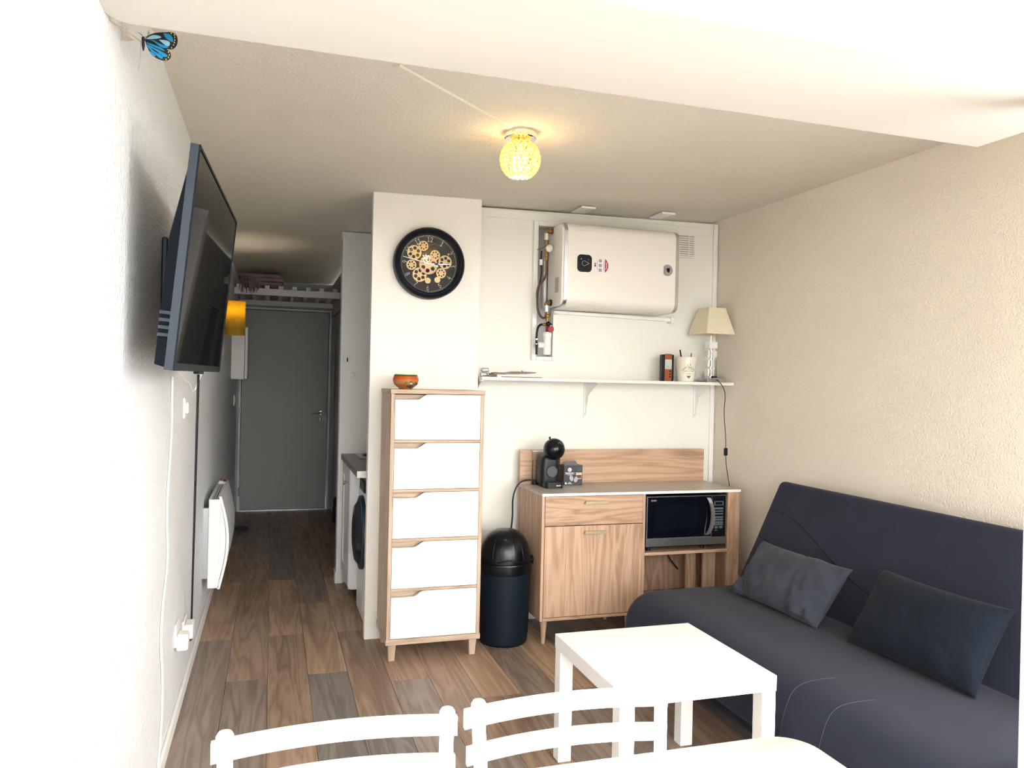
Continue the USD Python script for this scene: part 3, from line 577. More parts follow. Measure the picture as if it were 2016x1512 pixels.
# ------------------------------------------------------------------ water heater, pipes, grille
hx0, hx1, hy0, hy1, hz0, hz1 = 1.512, 2.24, 3.965, 4.195, 1.790, 2.262
he = Thing('water_heater', 'flat cream electric water heater hung on the panel wall', 'water heater', ((hx0+hx1)/2, 4.1, hz0))
def hprof(e=0.): 
    r = .055-e
    return unary_union([rrect(hy0+e, hy1, hz0+e, hz1-e, r, 8), sbox(hy1-.1, hz0+e, hy1, hz1-e)])
he.part('shell', pyz(hprof(), hx0+.030, hx1-.030), 'heater_cream')
he.part('band', pyz(hprof(.001), hx0+.012, hx0+.030), 'silver_band'); he.part('band', pyz(hprof(.001), hx1-.030, hx1-.008), 'silver_band')
he.part('end_cap', pyz(hprof(.010), hx0, hx0+.012), 'heater_cream'); he.part('end_cap', pyz(hprof(.010), hx1-.008, hx1), 'heater_cream')
he.part('sticker', box(hx0-.0008, hx0, 4.02, 4.09, 2.02, 2.14), 'label_white', False); he.part('sticker', box(hx0-.0008, hx0, 4.02, 4.075, 1.875, 1.96), 'label_grey', False)
cpx, cpz = 1.642, 2.036
dsp = he.part('display', pxz(rrect(cpx-.043, cpx+.043, cpz-.048, cpz+.048, .022), hy0-.003, hy0), 'panel_black')
dro = unary_union([Point(-.004, 0).buffer(.0145), Polygon([(-.001, .0142), (.027, 0), (-.001, -.0142)])]); dro = dro.difference(dro.buffer(-.0022))
he.part('drop_symbol', T(ext(dro, .0006), frame((cpx+.002, hy0-.003, cpz), (1, 0, 0), (0, 0, 1), (0, -1, 0))), 'print_grey', False, parent=dsp)
he.part('indicator', [box(cpx-.024, cpx-.018, hy0-.0036, hy0-.003, cpz+.02, cpz+.026), box(cpx+.02, cpx+.024, hy0-.0036, hy0-.003, cpz+.02, cpz+.024)], 'print_grey', False, parent=dsp)
lx, lz, lr = 1.74, 2.03, .047
lb = he.part('label', cyl((lx, hy0, lz), (lx, hy0-.0008, lz), lr, n=40), 'label_white')
seg = Point(0, 0).buffer(lr-.001, quad_segs=16).intersection(sbox(.026, -.06, .06, .06))
he.part('red_segment', T(ext(seg, .0005), frame((lx, hy0-.0008, lz), (1, 0, 0), (0, 0, 1), (0, -1, 0))), 'label_red', False, parent=lb)
VX, VY = (0, 0, 1), (-1, 0, 0)   # lettering that reads upwards on a wall facing the camera
he.part('print', [text('Thermor', .0075, (lx+.034, hy0-.0013, lz), VX, VY, .0003, True)], 'print_white', False, parent=lb)
he.part('print', [box(lx+a, lx+a+.0025, hy0-.0012, hy0-.0008, lz-l, lz+l) for a, l in ((.018, .028), (-.022, .026))]+[box(lx-.012, lx+.006, hy0-.0012, hy0-.0008, lz+b-.0085, lz+b+.0085) for b in (-.026, 0, .026)], 'print_grey', False, parent=lb)
he.part('print', [box(lx-.038, lx-.029, hy0-.0012, hy0-.0008, lz-.008, lz+.002)], 'print_black', False, parent=lb); he.part('print', [box(lx-.038, lx-.029, hy0-.0012, hy0-.0008, lz+.004, lz+.013)], 'label_red', False, parent=lb)
bx_, bz_ = 2.158, 2.030
bd = he.part('badge', pxz(Point(bx_, bz_).buffer(.033, quad_segs=12).intersection(sbox(bx_-.026, 0, 9, 9)), hy0-.002, hy0), 'badge_grey')
em = []
for a, l, w in ((2.5, .016, .003), (2.9, .018, .0035), (3.5, .019, .0035), (4.0, .018, .003), (4.45, .02, .003), (4.9, .016, .0025)):
    d = np.array([math.cos(a), math.sin(a)]); nn = np.array([-d[1], d[0]]); o = np.array([.008, .004])
    em.append(T(ext(Polygon([o+nn*w, o+d*l*.6+nn*w*.8+nn*.002, o+d*l, o+d*l*.5-nn*w, o-nn*w]), .0004), frame((bx_, hy0-.002, bz_), (1, 0, 0), (0, 0, 1), (0, -1, 0))))
em.append(T(ext(affinity.scale(Point(.009, .006).buffer(.006), .9, 1.5), .0004), frame((bx_, hy0-.002, bz_), (1, 0, 0), (0, 0, 1), (0, -1, 0))))
he.part('emblem', em, 'print_black', False, parent=bd)
he.part('emblem', text('Thermor', .006, (bx_-.017, hy0-.0022, bz_), VX, VY, .0004), 'dial_grey', False, parent=bd)
# pipework beside the heater
py_ = 4.13
def B(u, v, y=py_):   # drawing units of the pipe layout on the wall (about 0.6 mm) to metres
    return np.array([1.36046+0.00060800*u+0.00001362*v, y, 2.32606+0.00003443*u-0.00057276*v])
pw = Thing('water_pipes', 'brass valves and hoses beside the water heater', 'pipes', B(185, 1480))
def fit(p0, p1, r, mt, nm, n=14): pw.part(nm, cyl(p0, p1, r, n=n), mt)
for yy, rc_ in ((172, 'red_plastic'), (885, 'black_plastic')):
    e = B(185, yy); pw.part('elbow', [tube(spline([(hx0-.0006, e[1], e[2]), (e[0]+.02, e[1], e[2]), (e[0]+.003, e[1], e[2]-.003), (e[0], e[1], e[2]-.03)], 12), .0115, 10), cyl((hx0-.03, e[1], e[2]), (hx0-.012, e[1], e[2]), .0155, n=8)], 'brass')
    fit((hx0-.001, e[1], e[2]), (hx0-.011, e[1], e[2]), .018, rc_, 'collar')
    a, b = (B(185, yy+30), B(185, yy+95)); fit(a, b, .0165, 'silver_band', 'union_nut', 8)
fit(B(183, 262), B(183, 320), .011, 'brass', 'valve_body'); pw.part('valve_knob', sphere(B(198, 352, py_-.02), .0215, 2), 'plastic_white', True)
fit(B(180, 330), B(182, 400), .010, 'brass', 'valve_body'); pw.part('tee', sphere(B(182, 418), .014, 2), 'brass', True); fit(B(182, 418), B(182, 470), .009, 'brass', 'tee_stub')
hz = lambda L, y=py_: spline([B(a, b, y) for a, b in L], 40)
pw.part('hose', tube(hz([(182, 470), (180, 560), (165, 640), (120, 700), (92, 760), (88, 860), (95, 960), (130, 1030), (165, 1040)]), .0062), 'pipe_brown')
pw.part('hose', tube(hz([(145, 370), (140, 480), (140, 600), (125, 690), (108, 780), (104, 880), (118, 980), (150, 1030)], py_+.02), .0048), 'black_plastic')
pw.part('hose_sleeve', cyl(B(140, 455, py_+.02), B(138, 510, py_+.02), .0095, n=12), 'plastic_white')
pw.part('wire', tube(hz([(95, 358), (130, 352), (165, 325)], py_+.01), .002), 'brass')
fit(B(190, 985), B(190, 1045), .0135, 'brass', 'valve_body'); pw.part('tee', sphere(B(190, 1018), .0175, 2), 'brass', True)
fit(B(188, 1045), B(188, 1080), .009, 'brass', 'tee_stub')
pw.part('lever', [sphere(B(192, 1100, py_-.01), .0145, 2), cyl(B(192, 1100, py_-.012), B(228, 1105, py_-.016), .004)], 'black_plastic')
pw.part('safety_knob', cyl(B(200, 1152, py_-.005), B(203, 1156, py_-.04), .018, n=10), 'red_plastic')
fit(B(188, 1115), B(188, 1190), .010, 'brass', 'valve_body')
pw.part('hose', tube(hz([(150, 1100), (115, 1120), (97, 1180), (92, 1260), (92, 1400)], py_+.02), .0065), 'black_plastic')
pw.part('tee', cyl(B(150, 1100, py_+.01), B(185, 1105, py_), .009), 'brass')
pw.part('hose_clip', cyl(B(92, 1240, py_+.015), B(92, 1256, py_+.015), .011, n=12), 'silver_band'); pw.part('hose_clip', cyl(B(92, 1290, py_+.015), B(92, 1300, py_+.015), .011, n=12), 'silver_band')
s0, s1 = B(182, 1190, py_-.005), B(180, 1405, py_-.005)
pw.part('siphon', lathe([(0, 0), (.020, 0), (.0225, .006), (.0225, .10), (.025, .102), (.025, .125), (.018, .13), (.018, s0[2]-s1[2]), (.010, s0[2]-s1[2]+.001), (0, s0[2]-s1[2]-.004)], 24, (s1[0], s1[1], s1[2])), 'plastic_white')
pw.part('siphon_outlet', cyl((s1[0]-.018, s1[1]+.005, s1[2]+.055), (s1[0]-.05, s1[1]+.01, s1[2]+.055), .017, n=20), 'plastic_white')
pw.part('hose_cover', box(1.494, 1.510, YB+.002, YB+.03, 1.80, 2.10, .002), 'plastic_white', label='white strip behind the hoses')
pf = Thing('pipe_frame', 'white plastic trunking frame around the pipe recess', 'trunking', (1.44, YB, 1.5))
for m in (box(1.42, 1.4475, YB-.022, YB-.0005, 1.497, 2.299, .002), box(1.448, 1.60, YB-.022, YB-.0005, 2.272, 2.299, .002), box(1.448, 1.53, YB-.022, YB-.0005, 1.497, 1.519, .002), box(1.546, 1.572, YB-.022, YB-.0005, 1.497, 1.765, .002), box(1.53, 1.545, YB-.022, YB-.0005, 1.497, 1.519, .002)): pf.part('duct', m, 'plastic_white')
ct = Thing('cable_duct', 'white cable duct running under the water heater', 'trunking', (1.93, YB, 1.76))
ct.part('duct', pxz(Polygon([(1.546, 1.770), (2.30, 1.757), (2.30, 1.776), (1.546, 1.786)]), YB-.035, YB-.0005), 'plastic_white', False); ct.part('end_cap', box(2.298, 2.324, YB-.045, YB-.0005, 1.745, 1.782, .002), 'plastic_white')
vg = Thing('vent_grille', 'white ventilation grille right of the water heater', 'vent', (2.39, YB, 2.16))
vg.part('frame', pxz(sbox(2.31, 2.155, 2.475, 2.30).difference(sbox(2.32, 2.165, 2.465, 2.29)), YB-.012, YB-.0005), 'plastic_white', False)
vg.part('backing', box(2.32, 2.465, YB-.004, YB-.0005, 2.165, 2.29), 'label_grey', False)
for k in range(9): vg.part('louvre', rot(box(2.32, 2.465, YB-.010, YB-.0045, 2.168+.0135*k, 2.176+.0135*k), .0, [1, 0, 0]), 'plastic_white', False)
vg.part('mullion', box(2.425, 2.432, YB-.0115, YB-.0105, 2.165, 2.29), 'plastic_white', False)
for i, (x0, lab) in enumerate(((1.645, 'small white metal ceiling plate above the water heater, the left one'), (2.15, 'small white metal ceiling plate above the water heater, the right one'))):
    cb = Thing('ceiling_plate', lab, 'bracket', (x0+.04, 4.12, hc(x0)-.01), group='ceiling plates'); zc = hc(x0+.08)-.0025
    cb.part('plate', box(x0, x0+.085, 4.03, 4.2, zc-.0075, zc-.005), 'plastic_white', False); cb.part('lip', box(x0, x0+.085, 4.027, 4.03, zc-.016, zc-.005), 'plastic_white', False)
    cb.part('screw', lathe([(0, -.003), (.006, -.002), (.007, 0), (0, 0)], 10, (x0+.05, 4.09, zc-.0075)), 'chrome')
    cb.part('spacer', box(x0+.01, x0+.075, 4.04, 4.19, zc-.005, zc-.0008), 'plastic_white', False)

# ------------------------------------------------------------------ wall shelf and what stands on it
zs = 1.393
sf = Thing('wall_shelf', 'long narrow cream shelf board on white brackets', 'shelf', (1.85, 4.1, 1.16))
sf.part('board', box(1.076, 2.637, 3.996, YB-.0005, zs-.018, zs, .002), 'heater_cream')
for bx in (1.085, 1.768, 2.50):
    br = sf.part('bracket', box(bx-.011, bx+.011, YB-.007, YB-.0005, 1.168, zs-.0185, .0015), 'plastic_white')
    sf.part('bracket_arm', box(bx-.010, bx+.010, 4.02, YB-.008, zs-.0225, zs-.0185), 'plastic_white', False, parent=br)
    sf.part('bracket_rib', pyz(Polygon([(YB-.007, 1.18), (YB-.007, zs-.023), (4.03, zs-.023), (4.06, zs-.034), (YB-.05, zs-.09), (YB-.02, 1.2)]), bx-.002, bx+.002), 'plastic_white', False, parent=br)
    for z in (1.19, 1.345): sf.part('screw', lathe([(0, .003), (.004, .002), (.005, 0), (0, 0)], 10, (bx+(.006 if z > 1.3 else 0), YB-.0072, z), 'y'), 'brushed_steel', parent=br)
fo = Thing('foil_packet', 'crumpled silver packet at the left end of the wall shelf', 'packet', (1.10, 4.05, zs))
for k, (z, s) in enumerate(((.013, 1.0), (.037, .9))):
    m = rbox((.05*s, .04, .022), .010, (10, 8, 6), lambda P: P+.008*(meshkit.fbm(P*70+k*5)[:, None]-.5)*np.array([1, 1, .6])); m.apply_translation((1.108, 4.06, zs+z+.001)); fo.part('fold', m, 'silver_foil', 20)
def sheet(x0, x1, y0, y1, z0, z1, a, c): return rotz(box(x0, x1, y0, y1, z0, z1, .0008), a, c)
solo('book', sheet(1.165, 1.37, 4.02, 4.15, zs+.0004, zs+.0145, .03, (1.26, 4.08, 0)), 'paper_white', 'small white paperback lying on the wall shelf', 'book', False)
solo('booklet', sheet(1.19, 1.42, 4.0, 4.012, zs+.0004, zs+.0042, -.0, (1.3, 4, 0)), 'paper_brown', 'thin dark booklet lying at the front edge of the wall shelf', 'booklet', False)
solo('notebook', sheet(1.145, 1.215, 4.016, 4.12, zs+.0146, zs+.0205, .0, (1.2, 4.05, 0)), 'paper_brown', 'brown notebook at the left of the paper pile on the wall shelf', 'notebook', False)
solo('leaflet', sheet(1.17, 1.29, 4.03, 4.14, zs+.0206, zs+.026, .06, (1.2, 4.08, 0)), 'paper_blue', 'blue leaflet on the left of the paper pile', 'leaflet', False)
P_ = [(1.205, 0), (1.26, .012), (1.33, .010), (1.385, .004), (1.385, .0), (1.33, .004), (1.26, .003)]
solo('sunglasses_case', [pxz(Polygon([(1.222, zs+.0265), (1.27, zs+.033), (1.33, zs+.0335), (1.395, zs+.031), (1.395, zs+.0265), (1.33, zs+.0205), (1.295, zs+.0205)]), 4.03, 4.09), box(1.318, 1.324, 4.05, 4.055, zs+.033, zs+.040)], 'paper_mauve', 'flat dark mauve pouch lying on the paper pile', 'pouch')
# weather station
ws = Thing('weather_station', 'black and copper digital weather station on the wall shelf', 'weather station', (2.23, 4.08, zs)); x0, x1, z1 = 2.189, 2.266, zs+.158
ws.part('case', pxz(unary_union([rrect(x0, x1, zs+.0005, z1, .008)]), 4.06, 4.09), 'black_plastic')
ws.part('front', pxz(unary_union([rrect(x0+.016, x1-.016, zs+.002, z1+.003, .006)]), 4.056, 4.0598), 'copper_metal')
sc_ = ws.part('display', box(x0+.016, x1-.016, 4.0545, 4.0558, zs+.072, zs+.128), 'lcd', False)
ws.part('digits', [text('25.6', .013, (2.231, 4.0544, zs+.084), depth=.0004), box(x0+.018, x1-.02, 4.0541, 4.0545, zs+.1, zs+.1008), text('- - -', .009, (2.226, 4.0544, zs+.112), depth=.0004)], 'lcd_digit', False, parent=sc_)
for k in range(3): ws.part('button', lathe([(0, .003), (.005, .002), (.0055, 0), (0, 0)], 12, (x1-.026, 4.0558, zs+.026+.0165*k), 'y'), 'black_plastic')
# pencil cup
pcx, pcy = 2.358, 4.075
pc = Thing('pencil_pot', 'cream tapered pot printed with a green herb motif', 'pot', (pcx, pcy, zs))
pc.part('body', lathe([(0, .0), (.048, 0), (.049, .002), (.0615, .138), (.0630, .145), (.060, .146), (.0475, .006), (0, .006)], 44, (pcx, pcy, zs+.0005)), 'cup_cream')
def cup(u, z): 
    r = .049+.0125*z/.138+.0006; a = u/r; return np.array([pcx+r*math.sin(a-.25), pcy-r*math.cos(a-.25), zs+z])
def cup_text(s, h, z0, arc, mt, w=.0085):
    for k, ch in enumerate(s):
        if ch == ' ': continue
        u = (k-(len(s)-1)/2)*w; z = z0-arc*u*u; p = cup(u, z); e = cup(u+.001, z0-arc*(u+.001)**2)-p; e /= np.linalg.norm(e); up = np.array([0, 0, 1.])-e*e[2]; up /= np.linalg.norm(up)
        yield text(ch, h, p, e, up, .0005)
pc.part('lettering', list(cup_text('HERBES DE SAISON', .0072, .088, 16, 0, .0047)), 'print_olive', False, label='dark arched lettering')
pc.part('lettering', list(cup_text('Romarin & Thym', .006, .062, 0, 0, .0042))+list(cup_text('PROVENCE', .0045, .046, 0, 0, .0044)), 'print_olive', False)
for (u, z, l, an) in [(.004, .082, .016, .5), (.012, .076, .014, -.3), (-.002, .074, .012, 2.2), (.018, .07, .012, .2), (-.012, .068, .01, 2.7), (.008, .10, .012, 1.5), (-.008, .096, .009, 1.3)]:
    p = cup(u, z); e = cup(u+.001, z)-p; e /= np.linalg.norm(e); nn = np.cross(e, [0, 0, 1]); d = e*math.cos(an)+np.array([0, 0, 1])*math.sin(an); w = np.cross(nn, d)
    pc.part('leaf_print', T(ext(affinity.scale(Point(0, 0).buffer(1, quad_segs=4), l/2, l/6), .0005), frame(p, d, w, np.cross(d, w))), 'print_green' if z < .09 else 'print_olive', False)
pc.part('motif', [T(ext(Polygon([(-.014, .004), (.014, .004), (0, -.012)]), .0005), frame(cup(.001, .03), (cup(.002, .03)-cup(0, .03))/.002, (0, 0, 1), (np.cross((cup(.002, .03)-cup(0, .03))/.002, (0, 0, 1)))))], 'print_olive', False)
solo('pen', cyl((pcx-.005, pcy+.005, zs+.008), (pcx-.036, pcy+.015, zs+.190), .0045, n=10), 'black_plastic', 'black pen sticking out of the cream pot', 'pen')
solo('pencil', cyl((pcx+.012, pcy+.012, zs+.008), (pcx+.047, pcy+.022, zs+.172), .004, n=6), 'pencil_orange', 'orange pencil sticking out of the cream pot', 'pencil', False)
df = Thing('diffuser', 'white rounded scent diffuser behind the cream pot', 'diffuser', (2.43, 4.14, zs)); df.part('body', lathe([(0, .006), (.036, .006), (.037, .012), (.033, .08), (.029, .132), (.022, .143), (0, .145)], 32, (2.424, 4.165, zs)), 'edge_white'); df.part('foot', cyl((2.424, 4.165, zs+.0005), (2.424, 4.165, zs+.006), .038, n=24), 'black_plastic')
# table lamp
lcx, lcy, lth = 2.521, 4.072, math.radians(2.6)
tl = Thing('table_lamp', 'table lamp with clear block stem and square cream shade', 'lamp', (lcx, lcy, zs))
def sq(s, z0, z1, b=.001, s2=None): return rotz(box(lcx-s/2, lcx+s/2, lcy-s/2, lcy+s/2, z0, z1, b), lth, (lcx, lcy, 0))
tl.part('base', sq(.112, zs+.0005, zs+.026, .002), 'brushed_steel')
tl.part('stem', cyl((lcx, lcy, zs+.026), (lcx, lcy, 1.73), .0058), 'chrome')
for z0, z1, mt in ((1.430, 1.471, 'acrylic'), (1.486, 1.526, 'acrylic'), (1.543, 1.582, 'acrylic'), (1.597, 1.637, 'edge_white')):
    hole = rotz(pxy(sbox(lcx-.0265, lcy-.0265, lcx+.0265, lcy+.0265).difference(Point(lcx, lcy).buffer(.0062)), z0, z1), lth, (lcx, lcy, 0)); tl.part('block', hole, mt, False)
for z in (1.4785, 1.5345, 1.5895): tl.part('spacer', cyl((lcx, lcy, z-.0055), (lcx, lcy, z+.0055), .012, n=16), 'chrome')
def frust(s0, s1, z0, z1, t=.0015):
    v = []
    for s, z in ((s0, z0), (s1, z1)):
        for ds in (0, -t*2):
            for a, b in ((-1, -1), (1, -1), (1, 1), (-1, 1)): v.append((lcx+a*(s+ds)/2, lcy+b*(s+ds)/2, z))
    f = []
    for i in range(4):
        j = (i+1) % 4; f += [[i, j, 8+j, 8+i], [4+j, 4+i, 12+i, 12+j], [i, 4+i, 4+j, j], [8+j, 12+j, 12+i, 8+i]]
    f = np.array(f); return rotz(trimesh.Trimesh(v, np.vstack([f[:, [0, 1, 2]], f[:, [0, 2, 3]]]), process=False), lth, (lcx, lcy, 0))
tl.part('shade', frust(.199, .115, 1.679, 1.838), 'shade_linen', False)
tl.part('shade_ring', [tube([(lcx-.085, lcy, 1.715), (lcx+.085, lcy, 1.715)], .0015), tube([(lcx, lcy-.085, 1.715), (lcx, lcy+.085, 1.715)], .0015)], 'chrome')
lco = [(2.514, 3.985, 1.407), (2.541, 3.978, 1.378), (2.567, 3.985, 1.251), (2.577, 3.985, 1.1), (2.583, 3.985, 1.004)]; lc2 = [(2.585, 3.985, 0.958), (2.594, 3.985, 0.873), (2.613, 3.99, 0.797), (2.624, 4, 0.774)]
lcp = tl.part('power_cord', tube(spline([(lcx+.02, lcy-.062, zs+.008)]+lco, 40), .0024), 'rubber_black'); tl.part('power_cord', tube(spline(lc2, 20), .0024), 'rubber_black'); a, b = lco[-1], lc2[0]; tl.part('cord_switch', box(a[0]-.011, a[0]+.011, 3.978, 3.993, b[2], a[2], .004), 'black_plastic', parent=lcp)
nb = Thing('small_bottle', 'small black-capped bottle behind the lamp base', 'bottle', (2.60, 4.13, zs)); nb.part('body', cyl((2.595, 4.15, zs+.0005), (2.595, 4.15, zs+.022), .012, n=16), 'label_red'); nb.part('cap', lathe([(0, .022), (.015, .022), (.017, .034), (.014, .05), (0, .052)], 18, (2.595, 4.15, zs)), 'black_plastic')
solo('small_carton', box(2.545, 2.575, 4.15, 4.18, zs+.0005, zs+.062, .001), 'paper_white', 'small white carton behind the lamp base', 'carton')

# ------------------------------------------------------------------ sideboard
c0, c1, cyf, cyb, czt, czb = 1.349, 2.532, 3.754, 4.14, .7917, .1257
sb = Thing('sideboard', 'oak kitchen sideboard with grey top and oak splashback', 'sideboard', ((c0+c1)/2, 3.95, 0))
sb.part('top_board', box(c0-.002, c1+.002, cyf-.004, cyb+.01, czt-.0145, czt, .0012), 'worktop_light'); sb.part('edge_strip', box(c0-.002, c1+.002, cyf-.0052, cyf-.0041, czt-.0145, czt-.0008), 'edge_white', False, label='white front edge of the top')
zt_ = czt-.0148
sb.part('side_panel', box(c0, c0+.016, cyf, cyb, czb, zt_, .001), 'oak_z'); sb.part('side_panel', box(1.928, 1.944, cyf, cyb, czb, zt_, .001), 'oak_z'); sb.part('side_panel', box(2.456, c1, cyf, cyf+.018, czb, zt_, .001), 'oak_z'); sb.part('side_panel', box(c1-.016, c1, cyf+.0182, cyb, czb, zt_, .001), 'oak_z')
sb.part('bottom_board', box(c0+.0162, 1.9278, cyf, cyb-.01, czb, czb+.016, .001), 'oak_x'); sb.part('bottom_board', box(1.9442, c1-.0162, cyf+.02, cyb-.01, czb, czb+.016, .001), 'oak_x')
sb.part('back_panel', box(c0+.0162, 1.9278, cyb-.009, cyb-.001, czb+.017, zt_), 'oak_z', False); sb.part('back_panel', box(1.9442, c1-.0162, cyb-.009, cyb-.001, czb+.017, zt_), 'oak_z', False)
sb.part('shelf_board', box(1.9442, c1-.0163, cyf+.0004, cyb-.065, .442, .458, .001), 'oak_x')
dp = sb.part('drawer', box(1.3668, 1.9265, cyf-.0006, cyf+.016, .622, .7745, .001), 'oak_x'); dq = sb.part('door', box(1.3668, 1.9265, cyf-.0006, cyf+.016, .1445, .618, .001), 'oak_z')
for zz, pr_ in ((.742, dp), (.584, dq)): sb.part('handle', pxz(Polygon([(1.582, zz-.007), (1.718, zz-.007), (1.712, zz+.007), (1.588, zz+.007)]), cyf-.022, cyf-.0008), 'bronze_handle', False, parent=pr_)
sb.part('splashback', box(c0-.001, 2.529, cyb-.004, cyb+.012, czt+.0003, .984, .001), 'oak_x')
for x0, x1, yy in ((2.30, 2.365, 3.93), (2.372, 2.45, 3.86)): sb.part('upright', box(x0, x1, yy, yy+.016, czb+.0163, .4418, .001), 'oak_z')
for lx, ly in ((c0+.035, cyf+.04), (1.866, cyf+.026), (2.49, cyf+.04), (c0+.035, cyb-.04), (1.875, cyb-.04), (2.49, cyb-.04)): sb.part('leg', cyl((lx, ly, 0), (lx, ly, czb-.0003), .010, .020, 20), 'oak_z')
# microwave
mx0, mx1, myf, mz0, mz1 = 1.953, 2.447, 3.758, .488, .761
mw = Thing('microwave', 'black and steel microwave oven in the sideboard niche', 'microwave', ((mx0+mx1)/2, 3.92, .458))
mw.part('case', box(mx0+.004, mx1-.003, myf+.012, 4.10, mz0+.002, mz1-.002, .004), 'black_plastic')
mxs = 2.357
mw.part('door_frame', pxz(sbox(mx0, mz0+.041, mxs-.001, mz1).difference(sbox(mx0+.006, mz0+.046, mxs-.003, mz1-.004)), myf, myf+.0118), 'brushed_steel', False)
dg = mw.part('door_glass', box(mx0+.006, mxs-.003, myf+.0015, myf+.0116, mz0+.046, mz1-.004), 'black_gloss', False)
mw.part('door_window', box(mx0+.055, 2.27, myf+.0005, myf+.0014, mz0+.09, mz1-.05), 'panel_black', False, parent=dg)
mw.part('brand', text('SHARP', .0075, (mx0+.043, myf+.0014, mz1-.022), depth=.0005, bold=True), 'label_grey', False, parent=dg)
mw.part('lower_trim', box(mx0, mxs-.001, myf-.001, myf+.0118, mz0, mz0+.0405, .001), 'brushed_steel'); mw.part('lower_trim', box(mxs+.001, mx1, myf-.001, myf+.0118, mz0, mz0+.0405, .001), 'brushed_steel')
hp_ = [(2.330, mz1-.012), (2.344, mz1-.06), (2.351, mz1-.115), (2.344, mz1-.17), (2.328, mz0+.053)]
hs = spline([(a, myf-.012-(0.008 if 0 < i < 4 else -.010), b) for i, (a, b) in enumerate(hp_)], 24); V = []
for p in hs:
    for a, b in ((-.011, -.004), (.011, -.004), (.011, .005), (-.011, .005)): V.append((p[0]+a, p[1]+b, p[2]))
F_ = []
for i in range(23):
    for j in range(4): k = (j+1) % 4; F_ += [[i*4+j, (i+1)*4+j, (i+1)*4+k], [i*4+j, (i+1)*4+k, i*4+k]]
F_ += [[0, 1, 2], [0, 2, 3], [92, 94, 93], [92, 95, 94]]
mh = trimesh.Trimesh(V, F_, process=False); mh.fix_normals(); mw.part('handle', mh, 'silver_band')
cpn = mw.part('control_panel', box(mxs+.001, mx1-.004, myf, myf+.0118, mz0+.0407, mz1-.002, .001), 'panel_black'); X0, X1 = mxs+.014, mx1-.018
mw.part('panel_frame', pxz(sbox(mxs+.0005, mz0+.041, mx1, mz1).difference(sbox(mxs+.0012, mz0+.0, mx1-.0035, mz1-.0025)), myf-.0005, myf+.0115), 'brushed_steel', False)
mw.part('display', pxz(sbox(X0, .703, X1, .727).difference(sbox(X0+.006, .707, X1-.006, .723)), myf-.001, myf-.0001), 'button_grey', False, parent=cpn)
mw.part('digits', text('10:47', .008, ((X0+X1)/2, myf-.0001, .715), depth=.0004), 'lcd_glow', False, parent=cpn)
for a, b, n in ((.681, .692, 2), (.667, .675, 3), (.652, .660, 3), (.632, .643, 3), (.618, .629, 3), (.604, .614, 3), (.592, .602, 3), (.575, .588, 2)):
    for k in range(n):
        w = (X1-X0)/n; g = .002 if n == 3 else (.008 if b < .59 else .0015)
        mw.part('button', box(X0+k*w+g/2, X0+(k+1)*w-g/2, myf-.0012, myf-.0001, a, b), 'button_grey', False, parent=cpn)
mw.part('print', text('Grill', .006, (X0+.012, myf-.0001, .565), depth=.0004), 'label_grey', False, parent=cpn)
for x in (mx0+.04, mx1-.12): mw.part('foot', cyl((x, myf+.05, .4583), (x, myf+.05, mz0+.002), .011, n=14), 'black_plastic'); mw.part('foot', cyl((x, 4.05, .4583), (x, 4.05, mz0+.002), .011, n=14), 'black_plastic')
solo('mains_cable', tube(spline([(2.27, 4.113, .50), (2.268, 4.11, .43), (2.275, 4.10, .36), (2.315, 4.09, .30), (2.34, 4.09, .27)], 24), .0045), 'rubber_black', 'black mains cable hanging in the open lower niche of the sideboard', 'cable')
# coffee machine
kx, ky_ = 1.475, 4.0; z0 = czt
km = Thing('coffee_machine', 'round-headed black capsule coffee machine on the sideboard', 'coffee machine', (kx, ky_, z0))
km.part('head', sphere((kx+.012, 3.965, 1.004), .060, 3), 'black_gloss', True)
km.part('head_cap', lathe([(0, .001), (.016, .001), (.017, -.002), (0, -.002)], 24, (0, 0, 0), 'y').apply_transform(frame((kx+.028, 3.918, 1.036), (1, 0, 0), (0, .83, .55), (0, -.55, .83))), 'dial_grey')
km.part('lever', box(kx-.012, kx-.004, 3.975, 3.99, 1.056, 1.071, .002), 'black_plastic')
bp_ = unary_union([rrect(kx-.062, kx+.032, 3.99, 4.09, .03)])
body = lambda a, b: pxy(bp_, a, b)
km.part('column', rbox((.115, .115, .18), .032, (12, 12, 12), lambda P: P*np.c_[1-.18*np.clip(P[:, 2]/.09, 0, 1)**2, np.ones((len(P), 2))]).apply_translation((kx+.002, 4.03, z0+.091)), 'black_plastic', True)
km.part('front_dial', lathe([(0, .010), (.030, .010), (.032, .006), (.032, 0), (0, 0)], 36, (kx+.003, 3.9725, z0+.088), 'y'), 'dial_grey'); km.part('dial_ring', lathe([(.009, .011), (.011, .011), (.011, .0095), (.009, .0095), (.009, .011)], 24, (kx+.003, 3.9725, z0+.088), 'y'), 'button_grey')
km.part('drip_tray', cat([pxy(rrect(kx-.045, kx+.058, 3.925, 4.0, .022), z0+.0005, z0+.034)]), 'black_plastic'); km.part('brand', text('KRUPS', .0065, (kx+.028, 3.9248, z0+.016), depth=.0004, bold=True, w=.028), 'print_white', False)
km.part('control_strip', box(kx+.034, kx+.058, 3.985, 4.03, z0+.034, z0+.158, .004), 'black_plastic')
for k in range(6): km.part('indicator', box(kx+.041, kx+.051, 3.9838, 3.985, z0+.06+.014*k, z0+.064+.014*k), 'label_grey', False)
